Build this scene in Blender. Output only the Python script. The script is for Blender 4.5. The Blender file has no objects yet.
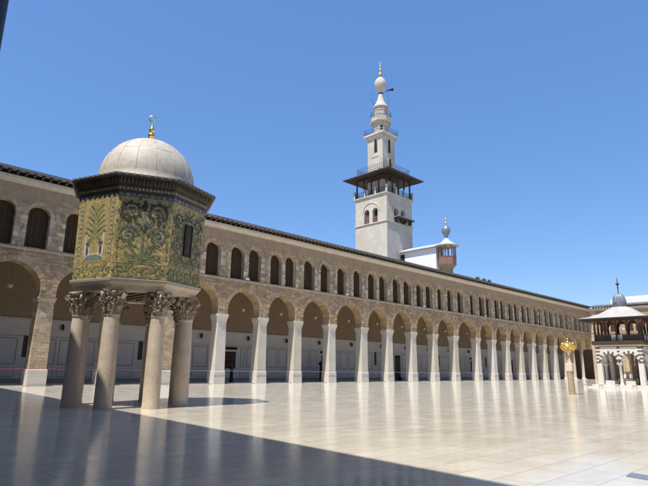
import bpy, bmesh, math, random
from mathutils import Vector, Matrix
random.seed(7)
R = math.radians
PI = math.pi
scene = bpy.context.scene
col = scene.collection

# ------------------------------------------------------------------ materials
MATS = {}

def new_mat(name):
    m = bpy.data.materials.new(name)
    m.use_nodes = True
    nt = m.node_tree
    b = nt.nodes['Principled BSDF']
    MATS[name] = m
    return m, nt, b

def node(nt, typ, ins=None, **attrs):
    n = nt.nodes.new(typ)
    for k, v in attrs.items():
        setattr(n, k, v)
    for k, v in (ins or {}).items():
        s = n.inputs[k]
        if isinstance(v, bpy.types.NodeSocket):
            nt.links.new(v, s)
        else:
            s.default_value = v
    return n

def rgba(c):
    return (c[0], c[1], c[2], 1.0)

def mixc(nt, fac, a, b, blend='MIX'):
    n = nt.nodes.new('ShaderNodeMix')
    n.data_type = 'RGBA'
    n.blend_type = blend
    for idx, v in ((0, fac), (6, a), (7, b)):
        s = n.inputs[idx]
        if isinstance(v, bpy.types.NodeSocket):
            nt.links.new(v, s)
        elif idx == 0:
            s.default_value = v
        else:
            s.default_value = rgba(v)
    return n.outputs[2]

def ramp(nt, fac, a, b, lo=0.3, hi=0.7):
    n = nt.nodes.new('ShaderNodeValToRGB')
    nt.links.new(fac, n.inputs[0])
    n.color_ramp.elements[0].position = lo
    n.color_ramp.elements[1].position = hi
    n.color_ramp.elements[0].color = rgba(a)
    n.color_ramp.elements[1].color = rgba(b)
    return n.outputs[0]

def mth(nt, op, a, b=0.0, c=None):
    n = nt.nodes.new('ShaderNodeMath')
    n.operation = op
    for i, v in enumerate((a, b, c)):
        if v is None:
            continue
        if isinstance(v, bpy.types.NodeSocket):
            nt.links.new(v, n.inputs[i])
        else:
            n.inputs[i].default_value = v
    return n.outputs[0]

def noise(nt, vec, scale, detail=4, rough=0.55):
    n = node(nt, 'ShaderNodeTexNoise', {'Vector': vec, 'Scale': scale, 'Detail': detail, 'Roughness': rough})
    return n.outputs['Fac']

def wall_vec(nt):
    """world position laid out as (along the wall, height)"""
    g = nt.nodes.new('ShaderNodeNewGeometry')
    s = node(nt, 'ShaderNodeSeparateXYZ', {0: g.outputs['Position']})
    u = mth(nt, 'ADD', s.outputs[0], s.outputs[1])
    c = node(nt, 'ShaderNodeCombineXYZ', {0: u, 1: s.outputs[2], 2: 0.0})
    return g, s, u, c.outputs[0]

def bump(nt, b, h, strength=0.3, dist=0.02):
    n = node(nt, 'ShaderNodeBump', {'Height': h, 'Strength': strength, 'Distance': dist})
    nt.links.new(n.outputs[0], b.inputs['Normal'])

def simple(name, c1, c2, scale=3.0, rough=0.7, bmp=0.15, metal=0.0, island=0.0, fine=25.0, lo=0.3, hi=0.7, spec=None, stretch=None):
    m, nt, b = new_mat(name)
    g = nt.nodes.new('ShaderNodeNewGeometry')
    vec = g.outputs['Position']
    if stretch:
        mp = node(nt, 'ShaderNodeMapping', {'Vector': vec, 'Scale': stretch})
        vec = mp.outputs[0]
    f = noise(nt, vec, scale)
    c = ramp(nt, f, c1, c2, lo, hi)
    f2 = noise(nt, vec, fine, 3)
    c = mixc(nt, 0.35, c, ramp(nt, f2, [x * 0.75 for x in c1], [min(1, x * 1.15) for x in c2]))
    if island:
        v = mth(nt, 'MULTIPLY_ADD', g.outputs['Random Per Island'], 2 * island, 1 - island)
        c = mixc(nt, 1.0, c, node(nt, 'ShaderNodeCombineXYZ', {0: v, 1: v, 2: v}).outputs[0], 'MULTIPLY')
    nt.links.new(c, b.inputs['Base Color'])
    b.inputs['Roughness'].default_value = rough
    b.inputs['Metallic'].default_value = metal
    if spec is not None:
        b.inputs['Specular IOR Level'].default_value = spec
    if bmp:
        bump(nt, b, f2, bmp, 0.02)
    return m

def masonry(name, c1, c2, cm, bw, bh, mortar, rough=0.85, stain=(0.2, 0.15, 0.1), stain_amt=0.35, distort=0.05, bmp=0.5, plaster=None, stretch_stain=None, patches=None, objvar=0.0, streaks=0.0):
    m, nt, b = new_mat(name)
    g, s, u, vec = wall_vec(nt)
    nz = node(nt, 'ShaderNodeTexNoise', {'Vector': vec, 'Scale': 1.7, 'Detail': 3})
    off = node(nt, 'ShaderNodeVectorMath', {0: nz.outputs['Color'], 1: (0.5, 0.5, 0.5)}, operation='SUBTRACT')
    off = node(nt, 'ShaderNodeVectorMath', {0: off.outputs[0], 'Scale': distort * 2}, operation='SCALE')
    v2 = node(nt, 'ShaderNodeVectorMath', {0: vec, 1: off.outputs[0]}, operation='ADD').outputs[0]
    br = node(nt, 'ShaderNodeTexBrick', {'Vector': v2, 'Color1': rgba(c1), 'Color2': rgba(c2), 'Mortar': rgba(cm),
              'Scale': 1.0, 'Mortar Size': mortar, 'Mortar Smooth': 0.4, 'Bias': 0.0, 'Brick Width': bw, 'Row Height': bh})
    br.offset = 0.5; br.squash = 0.7; br.squash_frequency = 3
    c = br.outputs['Color']
    f1 = noise(nt, vec, 9.0, 4)
    c = mixc(nt, 0.5, c, ramp(nt, f1, (0.35, 0.35, 0.35), (1.0, 1.0, 1.0), 0.2, 0.75), 'MULTIPLY')
    c = mixc(nt, 0.25, c, c2)
    if patches:
        vo = node(nt, 'ShaderNodeTexVoronoi', {'Vector': node(nt, 'ShaderNodeMapping', {'Vector': v2, 'Scale': (2.1, 3.6, 1.0)}).outputs[0], 'Scale': 1.0})
        vs = node(nt, 'ShaderNodeSeparateColor', {0: vo.outputs['Color']})
        kk = mth(nt, 'MULTIPLY', ramp(nt, vs.outputs[0], (0, 0, 0), (1, 1, 1), 0.50, 0.85), patches[1])
        c = mixc(nt, kk, c, patches[0])
        kd = mth(nt, 'MULTIPLY', ramp(nt, vs.outputs[1], (0, 0, 0), (1, 1, 1), 0.5, 0.85), 0.45)
        c = mixc(nt, kd, c, stain)
    sv = vec
    if stretch_stain:
        sv = node(nt, 'ShaderNodeMapping', {'Vector': vec, 'Scale': stretch_stain}).outputs[0]
    f2 = noise(nt, sv, 0.45, 5, 0.6)
    c = mixc(nt, mth(nt, 'MULTIPLY', ramp(nt, f2, (0, 0, 0), (1, 1, 1), 0.42, 0.72), stain_amt), c, stain)
    h = mth(nt, 'ADD', mth(nt, 'MULTIPLY', br.outputs['Fac'], -1.0), mth(nt, 'MULTIPLY', f1, 0.9))
    if plaster:
        zlo, zhi, pc = plaster
        edge = mth(nt, 'ADD', s.outputs[2], mth(nt, 'MULTIPLY', mth(nt, 'SUBTRACT', noise(nt, vec, 0.9, 5), 0.5), 1.6))
        k = node(nt, 'ShaderNodeMapRange', {0: edge, 1: zlo, 2: zhi, 3: 0.0, 4: 0.85}).outputs[0]
        pv = mixc(nt, 0.5, ramp(nt, noise(nt, vec, 0.8, 6, 0.65), [x * 0.72 for x in pc], [x * 1.15 for x in pc]), pc)
        c = mixc(nt, k, c, pv)
    if objvar:
        oi = nt.nodes.new('ShaderNodeObjectInfo')
        v = mth(nt, 'MULTIPLY_ADD', oi.outputs['Random'], objvar, 1.0 - objvar * 0.75)
        c = mixc(nt, 1.0, c, node(nt, 'ShaderNodeCombineXYZ', {0: v, 1: v, 2: mth(nt, 'MULTIPLY', v, v)}).outputs[0], 'MULTIPLY')
        gz = node(nt, 'ShaderNodeMapRange', {0: mth(nt, 'ADD', s.outputs[2], mth(nt, 'MULTIPLY', noise(nt, vec, 3.0, 4), 1.2)), 1: 0.5, 2: 1.2, 3: 0.45, 4: 0.0}).outputs[0]
        c = mixc(nt, gz, c, stain)
        sm_ = node(nt, 'ShaderNodeMapping', {'Vector': vec, 'Scale': (3.0, 0.25, 1.0)}).outputs[0]
        c = mixc(nt, mth(nt, 'MULTIPLY', ramp(nt, noise(nt, sm_, 2.0, 4), (0, 0, 0), (1, 1, 1), 0.5, 0.75), 0.5), c, stain)
    if streaks:
        sm_ = node(nt, 'ShaderNodeMapping', {'Vector': vec, 'Scale': (1.3, 0.16, 1.0)}).outputs[0]
        c = mixc(nt, mth(nt, 'MULTIPLY', ramp(nt, noise(nt, sm_, 1.6, 5), (0, 0, 0), (1, 1, 1), 0.5, 0.75), streaks), c, stain)
    nt.links.new(c, b.inputs['Base Color'])
    b.inputs['Roughness'].default_value = rough
    bump(nt, b, h, bmp, 0.03)
    return m

FAC1, FAC2 = (0.32, 0.205, 0.105), (0.54, 0.405, 0.235)
masonry('rubble_facade', FAC1, FAC2, (0.20, 0.13, 0.07), 0.50, 0.28, 0.03, stain=(0.20, 0.125, 0.065), stain_amt=0.6,
        distort=0.09, plaster=(14.0, 15.2, (0.40, 0.275, 0.16)), patches=((0.60, 0.48, 0.32), 0.55), streaks=0.45)
masonry('ashlar_block', (0.46, 0.36, 0.25), (0.62, 0.53, 0.41), (0.38, 0.30, 0.22), 0.7, 0.36, 0.014, stain=(0.34, 0.25, 0.17), distort=0.04)
masonry('old_pier_stone', (0.44, 0.32, 0.18), (0.64, 0.51, 0.33), (0.36, 0.27, 0.17), 0.42, 0.24, 0.02, stain=(0.28, 0.19, 0.11), distort=0.10, bmp=0.8, patches=((0.66, 0.56, 0.40), 0.5))
masonry('minaret_stone', (0.54, 0.49, 0.405), (0.66, 0.61, 0.52), (0.40, 0.36, 0.29), 0.85, 0.45, 0.016, stain=(0.40, 0.345, 0.265), stain_amt=0.7, distort=0.02, bmp=0.3, stretch_stain=(1.0, 0.5, 1.0))
masonry('pier_marble', (0.70, 0.645, 0.555), (0.76, 0.705, 0.615), (0.52, 0.47, 0.40), 1.6, 0.95, 0.008, rough=0.45, stain=(0.46, 0.40, 0.31), stain_amt=0.4, distort=0.0, bmp=0.08, objvar=0.16)
masonry('wainscot_marble', (0.66, 0.605, 0.53), (0.74, 0.68, 0.60), (0.52, 0.48, 0.42), 1.1, 1.9, 0.006, rough=0.35, stain=(0.52, 0.47, 0.40), stain_amt=0.4, distort=0.0, bmp=0.03)
simple('voussoir', (0.36, 0.245, 0.13), (0.52, 0.385, 0.225), 2.0, 0.85, 0.5, island=0.2, fine=9)
simple('pale_quoin', (0.38, 0.285, 0.175), (0.58, 0.475, 0.33), 1.6, 0.85, 0.5, island=0.32, fine=8)
simple('cornice_stone', (0.52, 0.43, 0.31), (0.66, 0.57, 0.43), 1.2, 0.85, 0.3, fine=7)
simple('plaster_brown', (0.30, 0.215, 0.14), (0.36, 0.265, 0.175), 0.5, 0.9, 0.15, fine=4)
simple('ceiling_wood', (0.10, 0.065, 0.04), (0.15, 0.10, 0.06), 2, 0.8, 0.1)
simple('dark_wood', (0.028, 0.018, 0.012), (0.055, 0.035, 0.023), 2.5, 0.6, 0.15, island=0.2)
simple('eave_wood', (0.045, 0.038, 0.034), (0.10, 0.085, 0.075), 2.5, 0.75, 0.15, island=0.25)
simple('cornice_timber', (0.06, 0.042, 0.022), (0.13, 0.09, 0.045), 2.5, 0.6, 0.2, island=0.3)
simple('window_wood', (0.060, 0.036, 0.021), (0.085, 0.052, 0.030), 2.5, 0.9, 0.0, island=0.06, spec=0.1)
simple('brown_wood', (0.20, 0.095, 0.065), (0.30, 0.155, 0.11), 3, 0.6, 0.15, island=0.15)
simple('roof_lead', (0.13, 0.125, 0.125), (0.22, 0.21, 0.205), 1.0, 0.65, 0.2)
simple('dome_lead', (0.43, 0.38, 0.30), (0.55, 0.49, 0.395), 1.5, 0.6, 0.15, lo=0.25, hi=0.75, fine=6)
simple('white_lead', (0.38, 0.345, 0.30), (0.52, 0.48, 0.42), 0.8, 0.6, 0.1, fine=5)
simple('grey_roof', (0.40, 0.38, 0.35), (0.55, 0.53, 0.50), 0.9, 0.7, 0.1)
simple('blue_lead', (0.13, 0.16, 0.20), (0.26, 0.30, 0.35), 2.5, 0.45, 0.1, metal=0.3)
simple('dark_lead', (0.09, 0.095, 0.105), (0.17, 0.175, 0.185), 2.5, 0.5, 0.1, metal=0.2)
simple('white_plaster', (0.72, 0.71, 0.69), (0.80, 0.79, 0.77), 0.8, 0.85, 0.1, fine=5)
simple('white_marble', (0.58, 0.54, 0.475), (0.68, 0.64, 0.57), 1.5, 0.4, 0.05)
simple('black_stone', (0.09, 0.075, 0.062), (0.15, 0.125, 0.105), 2, 0.6, 0.1)
simple('column_granite', (0.42, 0.335, 0.24), (0.60, 0.50, 0.38), 1.4, 0.5, 0.2, fine=14, lo=0.3, hi=0.7)
simple('post_stone', (0.30, 0.225, 0.13), (0.42, 0.33, 0.205), 2.5, 0.8, 0.3, fine=12)
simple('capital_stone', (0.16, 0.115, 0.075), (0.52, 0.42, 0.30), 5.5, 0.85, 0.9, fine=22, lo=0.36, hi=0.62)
simple('architrave_stone', (0.50, 0.40, 0.29), (0.64, 0.54, 0.41), 2.0, 0.75, 0.3, fine=10)
simple('red_soffit', (0.16, 0.085, 0.055), (0.24, 0.13, 0.085), 2.0, 0.8, 0.1)
simple('gilt', (0.78, 0.50, 0.12), (0.95, 0.68, 0.22), 6, 0.28, 0.1, metal=1.0)
simple('gilt_dull', (0.50, 0.36, 0.14), (0.66, 0.50, 0.22), 6, 0.45, 0.2, metal=0.6)
simple('iron', (0.03, 0.03, 0.033), (0.06, 0.06, 0.065), 5, 0.55, 0.05, metal=0.4)
simple('black_void', (0.012, 0.010, 0.009), (0.02, 0.017, 0.015), 2, 0.9, 0.0)
simple('black_cloth', (0.012, 0.012, 0.013), (0.022, 0.022, 0.024), 8, 0.9, 0.1)
simple('red_cloth', (0.35, 0.03, 0.05), (0.45, 0.05, 0.07), 8, 0.85, 0.1)
simple('grey_cloth', (0.07, 0.075, 0.09), (0.11, 0.115, 0.13), 8, 0.85, 0.1)
simple('skin', (0.45, 0.27, 0.19), (0.5, 0.31, 0.22), 8, 0.6, 0.02)
simple('rope_white', (0.34, 0.32, 0.29), (0.42, 0.40, 0.37), 20, 0.8, 0.1)
simple('rope_red', (0.42, 0.05, 0.08), (0.5, 0.08, 0.11), 20, 0.8, 0.1)
simple('lamp_glass', (0.62, 0.48, 0.25), (0.75, 0.60, 0.34), 6, 0.35, 0.05)
simple('flood_white', (0.72, 0.72, 0.72), (0.8, 0.8, 0.8), 5, 0.5, 0.02)
simple('strip_blue', (0.13, 0.165, 0.235), (0.17, 0.205, 0.275), 14, 0.9, 0.2)
simple('dry_leaf', (0.07, 0.075, 0.03), (0.12, 0.115, 0.05), 5, 0.9, 0.0)
simple('earth', (0.30, 0.25, 0.19), (0.38, 0.32, 0.25), 0.05, 0.95, 0.1)
simple('line_grey', (0.26, 0.235, 0.205), (0.32, 0.29, 0.255), 5, 0.5, 0.0)
simple('portico_stone', (0.40, 0.35, 0.28), (0.50, 0.44, 0.36), 0.7, 0.3, 0.05)

def mosaic(name, c1, c2, var, scale=24, rough=0.45, metal=0.0, nsc=1.6, lo=0.40, hi=0.72):
    m, nt, b = new_mat(name)
    g = nt.nodes.new('ShaderNodeNewGeometry')
    pos = g.outputs['Position']
    v = node(nt, 'ShaderNodeTexVoronoi', {'Vector': pos, 'Scale': scale})
    sp = node(nt, 'ShaderNodeSeparateColor', {0: v.outputs['Color']})
    c = ramp(nt, sp.outputs[0], c1, c2, 0.1, 0.9)
    f = noise(nt, pos, nsc, 5, 0.65)
    c = mixc(nt, ramp(nt, f, (0, 0, 0), (0.8, 0.8, 0.8), lo, hi), c, var)
    f3 = noise(nt, pos, 7.0, 3)
    c = mixc(nt, 0.55, c, ramp(nt, f3, (0.45, 0.45, 0.45), (1, 1, 1), 0.3, 0.65), 'MULTIPLY')
    nt.links.new(c, b.inputs['Base Color'])
    b.inputs['Roughness'].default_value = rough
    b.inputs['Metallic'].default_value = metal
    bump(nt, b, sp.outputs[1], 0.25, 0.01)
    return m

mosaic('mosaic_gold', (0.32, 0.22, 0.075), (0.62, 0.47, 0.20), (0.27, 0.235, 0.10), nsc=5.5, lo=0.48, hi=0.64)
mosaic('mosaic_plain', (0.40, 0.29, 0.12), (0.54, 0.41, 0.20), (0.43, 0.33, 0.15))
mosaic('mosaic_ground', (0.34, 0.24, 0.09), (0.52, 0.39, 0.17), (0.36, 0.28, 0.12))
mosaic('mosaic_green', (0.10, 0.125, 0.05), (0.21, 0.225, 0.095), (0.16, 0.175, 0.075))
mosaic('mosaic_lime', (0.21, 0.205, 0.065), (0.33, 0.30, 0.11), (0.24, 0.22, 0.09))
mosaic('mosaic_blue', (0.05, 0.065, 0.07), (0.12, 0.14, 0.135), (0.09, 0.10, 0.085))
mosaic('mosaic_teal', (0.11, 0.165, 0.145), (0.23, 0.29, 0.25), (0.17, 0.20, 0.15))
mosaic('mosaic_dark', (0.020, 0.022, 0.016), (0.07, 0.068, 0.045), (0.05, 0.05, 0.035))
mosaic('mosaic_white', (0.50, 0.46, 0.38), (0.64, 0.60, 0.52), (0.45, 0.41, 0.33))
mosaic('mosaic_mauve', (0.13, 0.095, 0.085), (0.25, 0.19, 0.16), (0.18, 0.14, 0.11))

def floor_layer():
    m, nt, b = new_mat('marble_floor')
    g = nt.nodes.new('ShaderNodeNewGeometry')
    pos = g.outputs['Position']
    br = node(nt, 'ShaderNodeTexBrick', {'Vector': pos, 'Color1': rgba((0.63, 0.56, 0.435)), 'Color2': rgba((0.71, 0.64, 0.515)),
              'Mortar': rgba((0.36, 0.32, 0.25)), 'Scale': 1.0, 'Mortar Size': 0.008, 'Mortar Smooth': 0.3, 'Bias': 0.1, 'Brick Width': 1.25, 'Row Height': 0.62})
    br.offset = 0.5
    mp = node(nt, 'ShaderNodeMapping', {'Vector': pos, 'Scale': (0.5, 1.3, 1)})
    f = noise(nt, mp.outputs[0], 2.2, 6, 0.6)
    c = mixc(nt, 0.30, br.outputs['Color'], ramp(nt, f, (0.62, 0.58, 0.52), (1, 1, 1), 0.3, 0.62), 'MULTIPLY')
    f2 = noise(nt, pos, 0.22, 4)
    c = mixc(nt, 0.35, c, ramp(nt, f2, (0.80, 0.78, 0.74), (1, 1, 1), 0.35, 0.65), 'MULTIPLY')
    nt.links.new(c, b.inputs['Base Color'])
    rr = node(nt, 'ShaderNodeMapRange', {0: noise(nt, pos, 1.3, 4), 1: 0.3, 2: 0.7, 3: 0.08, 4: 0.17})
    nt.links.new(rr.outputs[0], b.inputs['Roughness'])
    b.inputs['IOR'].default_value = 1.42
    h = mth(nt, 'ADD', mth(nt, 'MULTIPLY', br.outputs['Fac'], -0.6), mth(nt, 'MULTIPLY', noise(nt, pos, 0.9, 2), 0.8))
    bump(nt, b, h, 0.06, 0.006)
floor_layer()

# ------------------------------------------------------------------ mesh builder
class MB:
    def __init__(self):
        self.v = []; self.f = []; self.m = []; self.mats = []; self.sm = []
    def mat(self, name):
        if name not in self.mats:
            self.mats.append(name)
        return self.mats.index(name)
    def face(self, pts, mat, smooth=False):
        i = len(self.v)
        self.v.extend([tuple(p) for p in pts])
        self.f.append(list(range(i, i + len(pts)))); self.m.append(self.mat(mat)); self.sm.append(smooth)
    def grid(self, rows, mat, smooth=True, closed=False, cap0=False, cap1=False):
        i = len(self.v); n = len(rows[0]); k = self.mat(mat)
        for r in rows:
            self.v.extend([tuple(p) for p in r])
        for a in range(len(rows) - 1):
            for b in range(n if closed else n - 1):
                c = (b + 1) % n
                self.f.append([i + a * n + b, i + a * n + c, i + (a + 1) * n + c, i + (a + 1) * n + b]); self.m.append(k); self.sm.append(smooth)
        if cap0:
            self.f.append([i + b for b in reversed(range(n))]); self.m.append(k); self.sm.append(False)
        if cap1:
            self.f.append([i + (len(rows) - 1) * n + b for b in range(n)]); self.m.append(k); self.sm.append(False)
    def box(self, x0, x1, y0, y1, z0, z1, mat, xf=None):
        P = [(x0, y0, z0), (x1, y0, z0), (x1, y1, z0), (x0, y1, z0), (x0, y0, z1), (x1, y0, z1), (x1, y1, z1), (x0, y1, z1)]
        if xf:
            P = [xf(p) for p in P]
        i = len(self.v); self.v.extend([tuple(p) for p in P]); k = self.mat(mat)
        for q in ((0, 3, 2, 1), (4, 5, 6, 7), (0, 1, 5, 4), (1, 2, 6, 5), (2, 3, 7, 6), (3, 0, 4, 7)):
            self.f.append([i + a for a in q]); self.m.append(k); self.sm.append(False)
    def ring(self, prof, mat, seg=24, c=(0, 0), rot=0.0, smooth=True, cap0=True, cap1=True, sq=1.0):
        rows = []
        for r, z in prof:
            rows.append([(c[0] + r * math.cos(rot + 2 * PI * k / seg), c[1] + sq * r * math.sin(rot + 2 * PI * k / seg), z) for k in range(seg)])
        self.grid(rows, mat, smooth, True, cap0, cap1)
    def square(self, prof, mat, c=(0, 0)):
        """stacked square rings (half width, z)"""
        rows = [[(c[0] - h, c[1] - h, z), (c[0] + h, c[1] - h, z), (c[0] + h, c[1] + h, z), (c[0] - h, c[1] + h, z)] for h, z in prof]
        self.grid(rows, mat, False, True, True, True)
    def tube(self, pts, r, mat, seg=8, cap=True, smooth=True):
        pts = [Vector(p) for p in pts]
        rr = r if isinstance(r, (list, tuple)) else [r] * len(pts)
        rows = []
        up = None
        for i, p in enumerate(pts):
            t = (pts[min(i + 1, len(pts) - 1)] - pts[max(i - 1, 0)]).normalized()
            if up is None:
                up = Vector((0, 0, 1)) if abs(t.z) < 0.9 else Vector((1, 0, 0))
            a = t.cross(up)
            if a.length < 1e-5:
                a = t.cross(Vector((0, 1, 0)))
            a.normalize(); b = a.cross(t).normalized(); up = b
            rows.append([p + a * (rr[i] * math.cos(2 * PI * k / seg)) + b * (rr[i] * math.sin(2 * PI * k / seg)) for k in range(seg)])
        self.grid(rows, mat, smooth, True, cap, cap)
    def prism(self, poly, w0, w1, mat, to=lambda u, z, w: (u, w, z), side_mat=None, back=True):
        """polygon in (u,z) extruded over depth w"""
        self.face([to(u, z, w0) for u, z in poly], mat)
        if back:
            self.face([to(u, z, w1) for u, z in reversed(poly)], mat)
        n = len(poly)
        for i in range(n):
            a = poly[i]; b = poly[(i + 1) % n]
            self.face([to(a[0], a[1], w0), to(a[0], a[1], w1), to(b[0], b[1], w1), to(b[0], b[1], w0)], side_mat or mat)
    def build(self, name, parent=None, loc=None, sharp=None, bevel=0.0, recalc=True):
        me = bpy.data.meshes.new(name)
        me.from_pydata(self.v, [], self.f)
        for n in self.mats:
            me.materials.append(MATS[n])
        me.polygons.foreach_set('material_index', self.m)
        me.polygons.foreach_set('use_smooth', self.sm)
        me.update()
        if recalc:
            bm = bmesh.new(); bm.from_mesh(me)
            bmesh.ops.recalc_face_normals(bm, faces=bm.faces)
            bm.to_mesh(me); bm.free()
        if sharp:
            me.set_sharp_from_angle(angle=R(sharp))
        o = bpy.data.objects.new(name, me)
        col.objects.link(o)
        if parent:
            o.parent = parent
        if loc:
            o.location = loc
        if bevel:
            bv = o.modifiers.new('bevel', 'BEVEL'); bv.width = bevel; bv.segments = 2; bv.limit_method = 'ANGLE'; bv.angle_limit = R(40)
        return o

def tag(o, label=None, cat=None, group=None, kind=None):
    if label: o['label'] = label
    if cat: o['category'] = cat
    if group: o['group'] = group
    if kind: o['kind'] = kind
    return o

def empty(name, loc=(0, 0, 0), rz=0.0, label=None, cat=None, group=None):
    o = bpy.data.objects.new(name, None)
    o.empty_display_size = 0.3
    col.objects.link(o)
    o.location = loc; o.rotation_euler = (0, 0, rz)
    return tag(o, label, cat, group)

def dup(o, loc, parent=None, rz=None):
    """copy an object and, below it, its children"""
    c = o.copy(); col.objects.link(c)
    c.parent = parent if parent is not None else o.parent
    c.location = loc
    if rz is not None:
        c.rotation_euler = (0, 0, rz)
    def kids(a, b):
        for ch in a.children:
            d = ch.copy(); col.objects.link(d); d.parent = b
            kids(ch, d)
    kids(o, c)
    return c

def arch(uc, half, zs, rise, n=14, point=0.0):
    """points of an arch from left spring to right spring"""
    out = []
    for i in range(n + 1):
        t = PI - PI * i / n
        x = half * math.cos(t); y = rise * math.sin(t)
        y += point * rise * (1 - abs(math.cos(t))) ** 2
        out.append((uc + x, zs + y / (1 + point)))
    return out

# ------------------------------------------------------------------ setting: ground
g = MB(); g.face([(-3000, -3000, -0.02), (3000, -3000, -0.02), (3000, 3000, -0.02), (-3000, 3000, -0.02)], 'earth')
tag(g.build('ground'), kind='structure')
g = MB(); g.face([(-14, -30, 0), (140, -30, 0), (140, 46.3, 0), (-14, 46.3, 0)], 'marble_floor')
tag(g.build('courtyard_floor'), kind='structure')
g = MB(); g.box(-6, 139, 46.3, 56, -0.05, 0.07, 'portico_stone')
tag(g.build('portico_floor'), kind='structure')

# ------------------------------------------------------------------ arcades
F0 = 46.05
IMP = 6.95     # top of the capitals
def window_panel():
    mb = MB()
    w, z1, zs = 0.97, 3.66, 2.74
    poly = [(-w, 0)] + [(w, 0)] + list(reversed(arch(0, w, zs, z1 - zs, 10)))
    mb.prism(poly, 0, 0.04, 'window_wood')
    for x in (-0.37, 0.0, 0.37):
        mb.box(x - 0.035, x + 0.035, -0.05, -0.002, 0, 3.1 if abs(x) > 0.1 else 3.4, 'window_wood')
    for z in (0.05, 0.95, 1.9, 2.75):
        mb.box(-w + 0.01, w - 0.01, -0.035, -0.003, z, z + 0.07, 'window_wood')
    return mb

def facade_bay(mb, p0, p1, hw, win=True, over=0.0, zt=15.75, th=1.2, wall='rubble_facade', detail=True):
    """one bay of wall between pier axes: arch below, two windows above"""
    a0, a1 = p0 + hw + random.uniform(-0.07, 0.05), p1 - hw + random.uniform(-0.05, 0.07)
    uc, half = (a0 + a1) / 2, (a1 - a0) / 2
    rise = 9.68 - 7.45 + random.uniform(-0.10, 0.08)
    A_ = [(a0, IMP)] + arch(uc, half, 7.45, rise, 20, 0.05) + [(a1, IMP)]
    zmid = 10.55
    poly = [(p0, IMP)] + A_ + [(p1, IMP), (p1, zmid), (p0, zmid)]
    to = lambda u, z, w: (u, w, z)
    # front and back skins, then the reveal of the arch
    mb.face([to(u, z, 0) for u, z in poly], wall)
    mb.face([to(u, z, th) for u, z in reversed(poly)], wall)
    for i in range(len(A_) - 1):
        a, b = A_[i], A_[i + 1]
        mb.face([to(a[0], a[1], 0), to(a[0], a[1], th), to(b[0], b[1], th), to(b[0], b[1], 0)], 'voussoir')
    mb.face([to(p0, IMP, 0), to(a0, IMP, 0), to(a0, IMP, th), to(p0, IMP, th)], wall)
    mb.face([to(a1, IMP, 0), to(p1, IMP, 0), to(p1, IMP, th), to(a1, IMP, th)], wall)
    um = (p0 + p1) / 2
    cs = [p0 + 1.5, p1 - 1.5]
    spans = [(p0, um, cs[0]), (um, p1, cs[1])]
    for s0, s1, wc in spans:
        zb, zs = 10.78, 13.48
        ww = 0.87 + random.uniform(-0.06, 0.03)
        zs += random.uniform(-0.08, 0.05); wc += random.uniform(-0.06, 0.06)
        ar = arch(wc, ww, zs, 0.80, 12)
        left = [(s0, zmid), (wc, zmid), (wc, zb), (wc - ww, zb)] + ar[:7] + [(wc, zt), (s0, zt)]
        right = [(wc, zmid), (s1, zmid), (s1, zt), (wc, zt)] + ar[6:] + [(wc + ww, zb), (wc, zb)]
        for pl in (left, right):
            mb.face([to(u, z, 0) for u, z in pl], wall)
            mb.face([to(u, z, th) for u, z in reversed(pl)], wall)
        rim = [(wc - ww, zb)] + ar + [(wc + ww, zb)]
        for i in range(len(rim)):
            a, b = rim[i], rim[(i + 1) % len(rim)]
            mb.face([to(a[0], a[1], 0), to(a[0], a[1], th), to(b[0], b[1], th), to(b[0], b[1], 0)], 'pale_quoin' if i != len(rim) - 1 else 'ashlar_block')
        if detail:
            z = zb
            while z < zs - 0.05:
                h = random.uniform(0.26, 0.46)
                h = min(h, zs - z)
                for sgn in (-1, 1):
                    if random.random() < 0.85:
                        L = random.uniform(0.22, 0.62)
                        d = random.uniform(0.006, 0.022)
                        x0, x1 = wc + sgn * ww, wc + sgn * (ww + L)
                        mb.box(min(x0, x1), max(x0, x1), -d, 0.05, z + 0.008, z + h - 0.008, 'pale_quoin')
                z += h
            # ring stones of the window head
            n = 9
            for i in range(n):
                t0, t1 = PI * i / n + 0.012, PI * (i + 1) / n - 0.012
                ro = ww + random.uniform(0.26, 0.36); d = random.uniform(0.005, 0.016)
                pl = [(wc + r * math.cos(t), zs + r * math.sin(t)) for r, t in ((ww, t0), (ro, t0), (ro, t1), (ww, t1))]
                mb.prism(pl, -d, 0.04, 'voussoir', back=False)
    if detail:
        n = 21
        cv = arch(uc, half, 7.45, rise, n, 0.05)
        co = arch(uc, half + 0.46, 7.45, rise + 0.46, n, 0.05)
        for i in range(n):
            d = random.uniform(0.006, 0.03); e = 0.08
            lerp = lambda a, b, t: (a[0] + (b[0] - a[0]) * t, a[1] + (b[1] - a[1]) * t)
            k = random.uniform(0.72, 1.0)
            p = [lerp(cv[i], cv[i + 1], e), lerp(cv[i], cv[i + 1], 1 - e)]
            q = [lerp(co[i], co[i + 1], 1 - e), lerp(co[i], co[i + 1], e)]
            q = [lerp(p[1], q[0], k), lerp(p[0], q[1], k)]
            mb.prism([p[0], p[1], q[0], q[1]], -d, 0.04, 'voussoir', back=False)

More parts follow.
